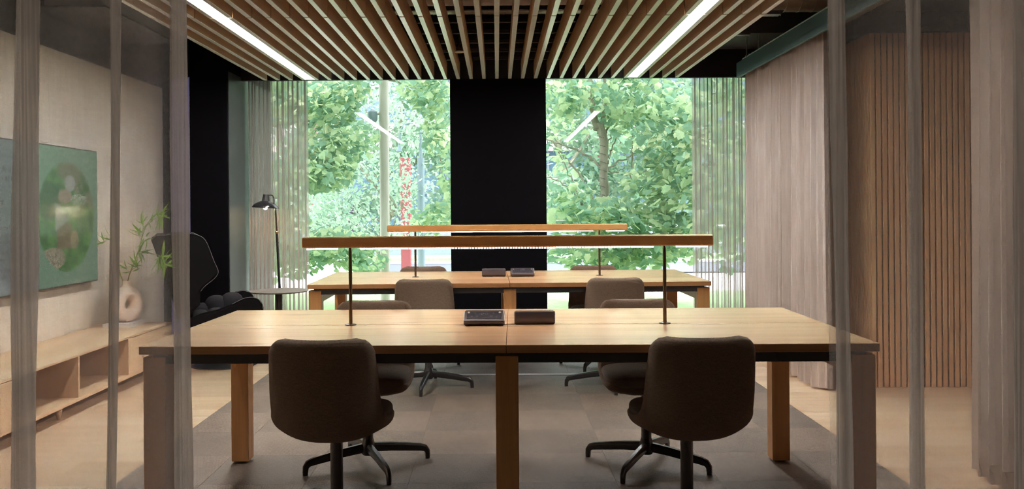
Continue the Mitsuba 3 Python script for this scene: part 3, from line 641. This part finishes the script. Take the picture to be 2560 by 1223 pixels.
part(t, 'wing', soft(wing, 0.05, YF)[1], 'mat_leather', False, label='black leather wing')
back = pxz([(384, 600), (398, 588), (440, 587), (438, 640), (452, 720), (470, 790), (446, 800), (440, 770), (418, 700)], YN)
part(t, 'back', extr(back, YF - YN - 0.03, 'y', YN + 0.04), 'mat_leather', False)
for y in (YN - 0.002, YF + 0.052):
    pp = [(x_, y, z_) for (x_, z_) in wing[1:13]]; part(t, 'piping', tube(smooth_path(pp, 40), 0.0026, 6), 'mat_piping', True)
arm = pxz([(470, 800), (500, 786), (540, 778), (575, 765), (600, 753), (622, 749), (640, 755), (650, 768), (653, 785), (640, 830), (480, 840)], YN)
part(t, 'arm', soft(arm, 0.06, YN - 0.01, 0.015)[1], 'mat_leather', False)
part(t, 'arm', soft(arm, 0.06, YF + 0.0, 0.015)[1], 'mat_leather', False)
for y in (YN - 0.012, YF + 0.062):
    pp = [(x_, y, z_) for (x_, z_) in arm[3:9]]; part(t, 'piping', tube(smooth_path(pp, 26), 0.0026, 6), 'mat_piping', True)
seat0 = np.array(arm[1]); sx0, sx1 = arm[0][0] + 0.05, arm[8][0] - 0.03
for i in range(4):
    for j in range(3):
        m = superell((sx1 - sx0) / 8 * 1.18, 0.125, 0.055, 0.85, 0.85, 12); m.apply_translation((sx0 + (i + 0.5) * (sx1 - sx0) / 4, YN + 0.15 + 0.22 * j, 0.40 + 0.012 * i)); part(t, 'seat_tuft', m, 'mat_velvet', True)
for f_, hx, z_, hz in ((0.16, 0.075, 0.425, 0.07), (0.40, 0.095, 0.455, 0.10), (0.66, 0.100, 0.470, 0.105), (0.88, 0.080, 0.440, 0.075)):
    m = superell(hx, 0.062, hz, 0.85, 0.85, 14); m.apply_translation((sx0 + f_ * (sx1 - sx0), YF - 0.02, z_)); part(t, 'arm_tuft', m, 'mat_velvet', True)
for k in range(5):
    for j in range(3):
        m = superell(0.045, 0.115, 0.075, 0.7, 0.75, 10); z = 0.52 + 0.125 * k; m.apply_translation((np.interp(z, [0.4, 1.05], [-2.40, -2.50]), YN + 0.15 + 0.22 * j, z)); part(t, 'back_tuft', m, 'mat_velvet', True)
part(t, 'seat_pan', cbox(sx0 - 0.06, sx1, YN + 0.04, YF + 0.01, 0.33, 0.37, 0.01), 'mat_leather', False)
xm = (sx0 + sx1) / 2
part(t, 'pedestal', cat(cyl(0.03, 0.05, 0.33, (xm, 7.05)), lathe([(0, 0.001), (0.27, 0.001), (0.27, 0.008), (0.06, 0.03), (0.03, 0.06), (0, 0.06)], 36, (xm, 7.05, 0))), 'mat_black_metal')

for k in set(scene) - _before: scene[k]['to_world'] = T().translate([-2.45, YN, 0]).rotate([0, 0, 1], 22).translate([2.45, -YN, 0])

t = thing('side_table', 'small round grey side table beside the floor lamp', 'side table')
sc = (-1.965, 7.72); zt = 0.556
part(t, 'top', lathe([(0, zt - 0.012), (0.250, zt - 0.012), (0.262, zt - 0.004), (0.262, zt), (0, zt)], 64, (sc[0], sc[1], 0)), 'mat_grey_table')
part(t, 'column', cyl(0.032, 0.012, zt - 0.012, sc), 'mat_black_metal'); part(t, 'base', lathe([(0, 0.001), (0.19, 0.001), (0.19, 0.008), (0.16, 0.013), (0, 0.013)], 40, (sc[0], sc[1], 0)), 'mat_black_metal')
t = thing('floor_lamp', 'black floor lamp with a dome shade and a lit bulb before the left sheer curtain', 'floor lamp')
LY = 8.06
pb, pj, pt_ = atY(706, 860, LY), atY(692, 581, LY), atY(688.5, 519, LY)
pb[2] = 0.02
part(t, 'base', lathe([(0, 0.001), (0.13, 0.001), (0.13, 0.014), (0.12, 0.02), (0.02, 0.024), (0, 0.024)], 40, (pb[0], pb[1], 0)), 'mat_black_metal')
part(t, 'pole', tube([pb, pj], 0.0115, 12), 'mat_gloss_black'); part(t, 'upper_pole', tube([pj, pt_], 0.008, 12), 'mat_bronze')
part(t, 'joint', tube([pj - [0, 0, 0.012], pj - [0, 0, 0.006], pj, pj + [0, 0, 0.006], pj + [0, 0, 0.012]], [0.012, 0.019, 0.013, 0.019, 0.012], 16), 'mat_brass', True)
sh = atY(663.5, 519, LY)
part(t, 'arm', tube(smooth_path([pt_, atY(685, 500, LY), atY(681, 489, LY), atY(674, 488, LY), atY(668, 491, LY)], 20), 0.0055, 10), 'mat_black_metal', True)
def tilt(m):
    m.apply_transform(trimesh.transformations.rotation_matrix(math.radians(4), [0, 1, 0])); m.apply_translation(sh); return m
part(t, 'shade', tilt(lathe([(0.124, -0.004), (0.122, 0.002), (0.110, 0.020), (0.085, 0.040), (0.050, 0.056), (0.038, 0.060), (0.035, 0.062), (0.032, 0.056), (0.050, 0.050), (0.083, 0.034), (0.108, 0.015), (0.120, -0.002), (0.124, -0.004)], 48)), 'mat_gloss_black', 40)
part(t, 'neck', tilt(lathe([(0.036, 0.058), (0.034, 0.075), (0.028, 0.120), (0.026, 0.124), (0, 0.124)], 32)), 'mat_black_metal', 40)
k = part(t, 'bulb', tilt(lathe([(0, -0.024), (0.014, -0.018), (0.021, -0.003), (0.020, 0.014), (0.012, 0.028), (0.010, 0.05), (0, 0.05)], 24)), 'mat_white_plastic', True, label='glowing warm bulb'); scene[k]['emitter'] = emit(L_BULB * np.array([1.0, 0.62, 0.30]))

# ------------------------------------------------------------------ sheer curtains hanging in front, left and right of the opening
YC = 1.70
def near_curtain(label, side, strips, folds, seed):
    t = thing('sheer_curtain', label, 'sheer curtain', 'brown sheer curtains hanging at the opening')
    zs = np.linspace(0.012, 2.50, 17)
    for (ua, ub) in strips:                                             # loose open-weave cloth between the gathered folds: its warp threads
        xa, xb = (ua - 1242.8) * YC / FOC, (ub - 1242.8) * YC / FOC
        pitch, wd = 0.00052, 0.00021; n = int((xb - xa) / pitch); s = np.arange(n) / n
        P_ = np.zeros((n, len(zs), 2, 3))
        for i, z in enumerate(zs):
            x = xa + pitch * np.arange(n) + 0.004 * math.sin(z * 1.7 + seed); y = YC + 0.016 * np.sin(s * 9 + seed + z * 0.5) + 0.008 * np.sin(s * 23 + z * 1.1)
            for e in (0, 1): P_[:, i, e] = np.stack([x + wd * e, y, np.full(n, z)], 1)
        base = (np.arange(n) * len(zs) * 2)[:, None, None]; k = np.arange(len(zs) - 1)[None, :, None] * 2
        F = np.concatenate([base + k + np.array([0, 1, 3])[None, None], base + k + np.array([0, 3, 2])[None, None]], 1).reshape(-1, 3)
        part(t, 'loose_cloth', trimesh.Trimesh(P_.reshape(-1, 3), F, process=False), 'mat_sheer_near', False)
    for (u0, w0, u1, w1) in folds:                                      # gathered folds: flattened tubes, top to bottom of the view
        ang = np.linspace(0, 2 * PI, 19)[:-1]; R = []
        for i, z in enumerate(zs):
            q = (1.69 - z) / (1.69 - 0.72); u = u0 + (u1 - u0) * q; wd = max(w0 + (w1 - w0) * q, 4) * (1 + 0.10 * math.sin(z * 5.3 + u0) + 0.06 * math.sin(z * 11 + u0 * 2))
            x = (u - 1242.8 + 3 * math.sin(z * 3.1 + u0)) * YC / FOC
            R.append([(x + wd * 0.5 * YC / FOC * math.cos(a), YC + 0.012 * math.sin(a) + 0.005 * math.sin(3 * a + z * 2), z) for a in ang])
        part(t, 'gathered_fold', grid_mesh(np.array(R), closed_v=True), 'mat_sheer_fold', True)
near_curtain('brown sheer curtain hanging at the left edge of the opening nearest the camera', -1, [(-260, 474)], [(76, 60, 52, 62), (293, 28, 273, 17), (452, 42, 452, 44), (-60, 50, -70, 50), (-170, 40, -160, 40)], 1.0)
near_curtain('brown sheer curtain hanging at the right edge of the opening nearest the camera', 1, [(2080, 2900)], [(2098, 40, 2106, 42), (2284, 40, 2290, 30), (2558, 40, 2552, 40), (2700, 50, 2700, 50)], 2.3)

# ------------------------------------------------------------------ outside
GZ = -0.12
struct('lawn', cbox(-30, 30, 9.5, 14.4, GZ - 0.2, GZ, 0), 'mat_grass')
struct('pavement', cbox(-60, 60, 14.4, 60, GZ - 0.2, GZ - 0.02, 0), 'mat_paving')
t = thing('planter_terrace', 'low stepped terrace of grey retaining walls with pale copings and grass beyond the left window', 'terrace')
for k, (y, z) in enumerate(((18.5, 0.10), (20.0, 0.42), (21.8, 0.78))):
    part(t, 'retaining_wall', cbox(-2.9, 6.0, y, y + 0.25, GZ, z, 0.01), 'mat_retaining', False)
    part(t, 'coping', cbox(-2.95, 6.05, y - 0.03, y + 0.3, z, z + 0.05, 0.01), 'mat_kerb', False)
    part(t, 'grass_strip', cbox(-2.9, 6.0, y + 0.25, y + (1.5 if k < 2 else 3.0), z - 0.2, z - 0.01 + 0.12 * (k < 2), 0.01), 'mat_grass', False)
# street furniture
t = thing('street_pole', 'thick tan steel pole with a round camera housing standing outside the left window', 'pole')
q = atY(960, 290, 13.0)
part(t, 'mast', cyl(0.073, GZ, 6.0, (q[0], 13.0)), 'mat_post_tan'); c = atY(931, 288, 13.0)
cam = lathe([(0, -0.12), (0.05, -0.115), (0.075, -0.07), (0.078, 0.0), (0.07, 0.05), (0.03, 0.085), (0, 0.09)], 24, (c[0], 13.0, c[2])); part(t, 'camera_housing', cam, 'mat_post_grey'); part(t, 'bracket', tube([(c[0], 13.0, c[2] + 0.02), (q[0], 13.0, c[2] + 0.02)], 0.02, 10), 'mat_post_tan')
t = thing('street_lamp', 'grey street lamp with a curved swan neck outside the left window', 'street lamp')
yl = 15.0; b0 = atY(1052, 395, yl)
part(t, 'post', cyl(0.062, GZ, b0[2], (b0[0], yl)), 'mat_post_grey'); part(t, 'upper_post', cyl(0.030, b0[2], atY(1052, 350, yl)[2], (b0[0], yl)), 'mat_post_grey')
part(t, 'swan_neck', tube(smooth_path([atY(1052, 352, yl), atY(1048, 325, yl), atY(1036, 311, yl), atY(1020, 309, yl), (atY(1005, 320, yl)), atY(999, 345, yl), atY(998, 362, yl)], 30), 0.02, 10), 'mat_post_grey', True)
hd = atY(998, 378, yl); part(t, 'lamp_head', lathe([(0, 0.12), (0.024, 0.11), (0.035, 0.05), (0.06, 0.0), (0.055, -0.01), (0, -0.01)], 24, hd), 'mat_post_grey')
def tree(name, label, group, foliage, branches, trunkmat='mat_bark', mats=None, leaf=0.16, near_parts=260, seed=0, lowpoly=False, wire=None):
    t = thing(name, label, 'tree', group)
    r = np.random.RandomState(seed)
    for i, (pts, r0, r1) in enumerate(branches):
        p = smooth_path(pts, max(8, 5 * len(pts))); p = p + np.r_[[[0, 0, 0]], r.normal(0, 0.012, (len(p) - 1, 3))] * (1.0 if r0 < 0.1 else 0.5)
        part(t, 'trunk' if i == 0 else 'branch', tube(p, np.linspace(r0, r1, len(p)), 10 if r0 > 0.05 else 6), trunkmat, True)
    if wire is not None: part(t, 'wire', wire, 'mat_wire', True, label='thin dark light-string wound round the trunk')
    pos = []
    for (c, rad, n) in foliage:
        q = r.normal(0, 1, (n * 2, 3)); q /= np.linalg.norm(q, axis=1, keepdims=True); q = q[:n] * (r.uniform(0, 1, (n, 1)) ** 0.45)
        pos.append(np.array(c) + q * np.array(rad))
    pos = np.vstack(pos)
    # droop in sprays: neighbours share a heading
    N = len(pos); head = meshkit.noise(pos * 1.1, seed) * 4 * PI + r.normal(0, 0.7, N); pitch = r.normal(-0.45, 0.45, N); rollA = r.normal(0, 0.6, N); size = leaf * r.uniform(0.55, 1.25, N)
    if lowpoly: tv = np.array([(0, 0, 0), (0.35, 0.3, -0.05), (0.65, 0.22, -0.06), (1, 0, -0.12), (0.65, -0.22, -0.06), (0.35, -0.3, -0.05)]); tf = np.array([(0, 2, 1), (0, 3, 2), (0, 4, 3), (0, 5, 4)])
    else:
        o = [(0, 0), (0.0, 0.20), (-0.06, 0.36), (0.16, 0.38), (0.32, 0.52), (0.46, 0.38), (0.64, 0.34), (0.76, 0.18), (1.0, 0.0)]
        o = o + [(x, -y) for x, y in o[-2:0:-1]]
        tv = np.array([(0.36, 0, 0.02)] + [(x, y, -0.10 * x * x - 0.14 * abs(y) + 0.03 * math.sin(9 * y)) for x, y in o]); n_ = len(o); tf = np.array([(0, 1 + (i + 1) % n_, 1 + i) for i in range(n_)])
    ch, sh_, cp, sp_, cr, sr = np.cos(head), np.sin(head), np.cos(pitch), np.sin(pitch), np.cos(rollA), np.sin(rollA)
    ex = np.stack([ch * cp, sh_ * cp, sp_], 1); ey_ = np.stack([-sh_, ch, 0 * ch], 1); ez_ = np.cross(ex, ey_)
    e2 = ey_ * cr[:, None] + ez_ * sr[:, None]; e3 = -ey_ * sr[:, None] + ez_ * cr[:, None]
    mats = mats or LEAF
    tone = (meshkit.noise(pos * 2.3, seed + 3) * 0.7 + r.uniform(0, 1, N) * 0.6); which = np.clip((tone / 1.3 * len(mats)).astype(int), 0, len(mats) - 1)
    # which leaves show largest: inside the view of the two windows, nearest first
    u = 1242.8 + FOC * pos[:, 0] / pos[:, 1]; v = 522 - FOC * (pos[:, 2] - CAM_H) / pos[:, 1]
    seen = ((u > 640) & (u < 1120) | (u > 1370) & (u < 1840)) & (v > 200) & (v < 700)
    order = np.argsort(np.where(seen, pos[:, 1] / size, 1e9))
    one = set(order[:near_parts].tolist())
    for m_i, mk in enumerate(mats):
        idx = np.array([i for i in np.nonzero(which == m_i)[0] if i not in one])
        if len(idx):
            V = pos[idx][:, None] + size[idx][:, None, None] * (tv[None, :, :1] * ex[idx][:, None] + tv[None, :, 1:2] * e2[idx][:, None] + tv[None, :, 2:] * e3[idx][:, None])
            F = (tf[None] + (np.arange(len(idx)) * len(tv))[:, None, None]).reshape(-1, 3)
            k = part(t, 'foliage', trimesh.Trimesh(V.reshape(-1, 3), F, process=False), mk, False); lab(k, kind='stuff')
    tmpl = {m_i: mikit.ply(trimesh.Trimesh(tv, tf, process=False), mk, False) for m_i, mk in enumerate(mats)}
    for i in order[:near_parts]:
        A = np.eye(4); A[:3, 0], A[:3, 1], A[:3, 2], A[:3, 3] = ex[i] * size[i], e2[i] * size[i], e3[i] * size[i], pos[i]
        put(t, 'leaf', tmpl[which[i]], T(A))
    return t
def B(y, *uv): return [tuple(atY(u, v, y + 0.12 * k)) for k, (u, v) in enumerate(uv)]
ty = 12.6
trunk = B(ty, (1508, 780), (1507, 620), (1506, 500), (1503, 400), (1498, 350), (1490, 315)); trunk = [(a, ty, c) for a, b, c in trunk]
wire = []
for k in range(90):
    z = atY(1505, 330 + k * 2.0, ty); aa = k * 0.62; wire.append((z[0] + 0.070 * math.cos(aa), ty + 0.070 * math.sin(aa), z[2]))
fol = []
rr = np.random.RandomState(77)
for (u, v, du, dv, n, y) in ((1420, 230, 80, 60, 260, 12.2), (1580, 250, 110, 70, 420, 12.4), (1680, 310, 110, 110, 620, 11.8), (1740, 450, 120, 130, 520, 11.8), (1640, 480, 100, 90, 460, 12.2), (1560, 330, 60, 60, 120, 12.9), (1410, 300, 60, 60, 120, 12.9),
                             (1420, 510, 80, 60, 260, 12.4), (1530, 540, 90, 50, 420, 12.0), (1680, 590, 120, 70, 520, 12.0), (1450, 620, 90, 50, 300, 12.4), (1570, 640, 90, 50, 320, 12.4), (1400, 420, 60, 60, 60, 13.2), (1820, 260, 80, 150, 420, 12.2), (1830, 550, 80, 150, 320, 12.2), (1560, 160, 200, 60, 420, 12.4)):
    c = atY(u, v, y); s = y / FOC; fol.append((c, (du * s, 0.75, dv * s), int(n * 0.95)))
tree('plane_tree', 'plane tree with a wire-wound trunk and broad lobed leaves outside the right window', 'trees outside the windows', fol,
     [(trunk, 0.070, 0.060), (B(ty, (1492, 325), (1484, 280), (1476, 230), (1470, 150)), 0.0550, 0.0350), (B(ty, (1498, 335), (1509, 290), (1512, 240), (1513, 150)), 0.0350, 0.0250), (B(ty, (1503, 345), (1540, 300), (1580, 262), (1612, 226)), 0.0175, 0.0060), (B(ty, (1503, 380), (1530, 335), (1545, 300), (1590, 250)), 0.0110, 0.0050),
      (B(ty, (1497, 415), (1462, 385), (1410, 365), (1366, 345)), 0.0200, 0.0090), (B(ty, (1490, 520), (1455, 450), (1415, 395), (1375, 350)), 0.0225, 0.0100), (B(ty, (1470, 540), (1440, 480), (1420, 430), (1385, 360)), 0.0150, 0.0070), (B(ty, (1462, 520), (1420, 470), (1366, 440)), 0.0150, 0.0060), (B(ty, (1515, 425), (1560, 398), (1590, 380), (1640, 350)), 0.0150, 0.0060),
      (B(ty, (1512, 425), (1530, 432), (1560, 420)), 0.0125, 0.0060), (B(ty, (1575, 470), (1610, 430), (1645, 415), (1655, 360)), 0.0140, 0.0060), (B(ty, (1520, 410), (1530, 370), (1550, 335)), 0.0150, 0.0075), (B(ty, (1570, 560), (1576, 460), (1580, 400), (1586, 300)), 0.0150, 0.0100)],
     leaf=0.125, near_parts=290, seed=11, wire=tube(np.array(wire), 0.0025, 5))
fol = []
for (u, v, du, dv, n, y) in ((700, 240, 90, 70, 360, 12.4), (800, 260, 100, 60, 520, 12.2), (880, 225, 50, 40, 160, 12.4), (840, 350, 110, 60, 420, 12.6), (800, 420, 90, 60, 480, 12.2), (720, 430, 80, 80, 360, 12.4), (1070, 230, 70, 60, 380, 12.2), (1095, 340, 45, 55, 200, 12.2), (1118, 470, 22, 90, 110, 11.9), (1080, 545, 60, 40, 170, 11.9), (820, 610, 120, 50, 480, 12.0), (720, 640, 90, 60, 340, 12.0), (900, 650, 70, 40, 160, 12.2), (690, 540, 80, 70, 300, 12.4), (900, 140, 300, 60, 700, 12.4)):
    c = atY(u, v, y); s = y / FOC; fol.append((c, (du * s, 0.7, dv * s), int(n * 1.15)))
yt = 12.8
tree('plane_tree', 'plane tree with broad pale green leaves filling the top of the left window', 'trees outside the windows', fol,
     [([atY(575, 790, yt), atY(580, 500, yt), atY(590, 250, yt), atY(600, 0, yt)], 0.17, 0.12), (B(yt, (590, 330), (700, 310), (780, 300), (850, 285), (880, 262)), 0.04, 0.012), (B(yt, (585, 420), (680, 440), (760, 430), (840, 400)), 0.04, 0.012), (B(yt, (580, 560), (690, 590), (780, 600), (880, 590)), 0.035, 0.01), (B(yt, (595, 200), (760, 150), (950, 190), (1090, 230)), 0.05, 0.015), (B(yt, (1090, 235), (1105, 350), (1095, 450)), 0.02, 0.008)], leaf=0.108, near_parts=290, seed=12)
y3 = 15.5
fol = []
for (u, v, du, dv, n) in ((980, 250, 110, 70, 900), (1060, 330, 70, 60, 500), (880, 400, 110, 90, 900), (820, 520, 110, 80, 900), (960, 500, 80, 100, 260), (1020, 450, 90, 80, 420), (900, 590, 110, 60, 500), (1060, 560, 80, 60, 500), (760, 480, 80, 120, 600)):
    c = atY(u, v, y3); s = y3 / FOC; fol.append((c, (du * s, 0.9, dv * s), int(n * 1.2)))
tree('slender_tree', 'slender tree with slanting bare stems and small leaves behind the thick tan pole', 'trees outside the windows', fol,
     [(B(y3, (942, 720), (947, 640), (955, 570), (960, 530)), 0.075, 0.05), (B(y3, (958, 560), (980, 525), (955, 480), (925, 450), (900, 415)), 0.04, 0.02), (B(y3, (985, 540), (965, 500), (938, 465), (915, 425)), 0.03, 0.012), (B(y3, (990, 520), (960, 470), (935, 435)), 0.025, 0.01), (B(y3, (960, 560), (930, 545), (880, 540)), 0.02, 0.01), (B(y3, (975, 600), (1010, 500), (1040, 440)), 0.022, 0.01)],
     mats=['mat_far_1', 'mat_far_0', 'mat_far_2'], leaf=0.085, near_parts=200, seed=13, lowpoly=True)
for i, (u, y, lo, hi, wd, n, label) in enumerate(((700, 26, 640, 150, 150, 3600, 'bushy green tree in the distance at the left of the left window'), (1010, 27, 600, 120, 170, 4300, 'tall leafy tree in the distance behind the grey street lamp'),
                                                    (1400, 26, 650, 140, 130, 3300, 'leafy tree in the distance just right of the black column'), (1620, 27.5, 640, 130, 170, 4300, 'dense leafy tree in the distance behind the wire-wound plane tree'), (1830, 26, 650, 150, 150, 3300, 'leafy tree in the distance behind the right sheer curtain'))):
    r_ = np.random.RandomState(100 + i); s = y / FOC; fol = []
    for k in range(30):
        c = atY(u + wd * ((k % 5) / 2 - 1) + r_.uniform(-25, 25), hi + (lo - hi) * (k // 5) / 5 + r_.uniform(-25, 25), y + r_.uniform(-1.2, 1.2)); fol.append((c, (62 * s, 0.9, 55 * s), n // 13))
    b0 = atY(u, 700, y); b0[2] = GZ
    tree('background_tree', label, 'distant trees across the street', fol, [([b0, atY(u + 4, 520, y), atY(u - 4, 350, y), atY(u, 180, y)], 0.16, 0.05), ([atY(u + 2, 480, y), atY(u - 60, 380, y), atY(u - 100, 250, y)], 0.07, 0.02), ([atY(u, 440, y), atY(u + 70, 340, y), atY(u + 110, 240, y)], 0.07, 0.02)],
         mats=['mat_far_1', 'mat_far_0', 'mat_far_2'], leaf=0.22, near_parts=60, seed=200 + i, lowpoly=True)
# building across the street
t = thing('office_building', 'glass office building with pale concrete bands and red columns across the street', 'building')
YB_ = 34.0
part(t, 'core', cbox(-22, 22, YB_ + 0.3, YB_ + 8, GZ, 9.0, 0), 'mat_frame_far', False)
levels = [0.3, 3.9, 5.1, 8.9]
for (z0, z1) in ((3.55, 4.65), (8.2, 9.2)):
    for k in range(11): part(t, 'concrete_panel', cbox(-22 + 4 * k + 0.01, -18 + 4 * k - 0.01, YB_ - 0.15, YB_ + 0.3, z0, z1, 0.01), 'mat_concrete', False)
for (z0, z1) in ((0.2, 3.55), (4.65, 8.2)):
    for k in range(18):
        x = -18 + 2.0 * k
        f = part(t, 'window', cat(cbox(x, x + 0.08, YB_ + 0.1, YB_ + 0.3, z0, z1, 0), cbox(x, x + 2, YB_ + 0.1, YB_ + 0.3, z0, z0 + 0.08, 0), cbox(x, x + 2, YB_ + 0.1, YB_ + 0.3, (z0 + z1) / 2, (z0 + z1) / 2 + 0.06, 0)), 'mat_frame_far', False)
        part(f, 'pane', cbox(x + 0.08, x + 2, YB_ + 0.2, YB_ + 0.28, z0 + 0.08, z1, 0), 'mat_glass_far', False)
for u, m, wd in ((775, 'mat_pink', 0.32), (1498, 'mat_pink', 0.14)):
    x = float(atY(u, 300, 29.0)[0]); part(t, 'column', cbox(x - wd / 2, x + wd / 2, 29.0, 29.4, GZ, 9, 0.01), m, False)
q = atY(1015, 560, 17.9); single('red_column', cbox(q[0] - 0.10, q[0] + 0.10, 17.8, 18.0, GZ, float(atY(1015, 395, 17.9)[2]), 0.01), 'mat_red', 'square red column standing before the terrace outside the left window', 'column', False)
q = atY(880, 555, 28.0); t = thing('street_banner', 'purple and white street banner low behind the leaves of the left window', 'banner')
part(t, 'panel', cbox(q[0] - 0.16, q[0] + 0.16, 28.0, 28.04, q[2] - 0.65, q[2] + 0.55, 0.004), 'mat_banner', False); part(t, 'post', cyl(0.04, GZ, q[2] + 0.7, (q[0] + 0.2, 28.02), 12), 'mat_post_grey')
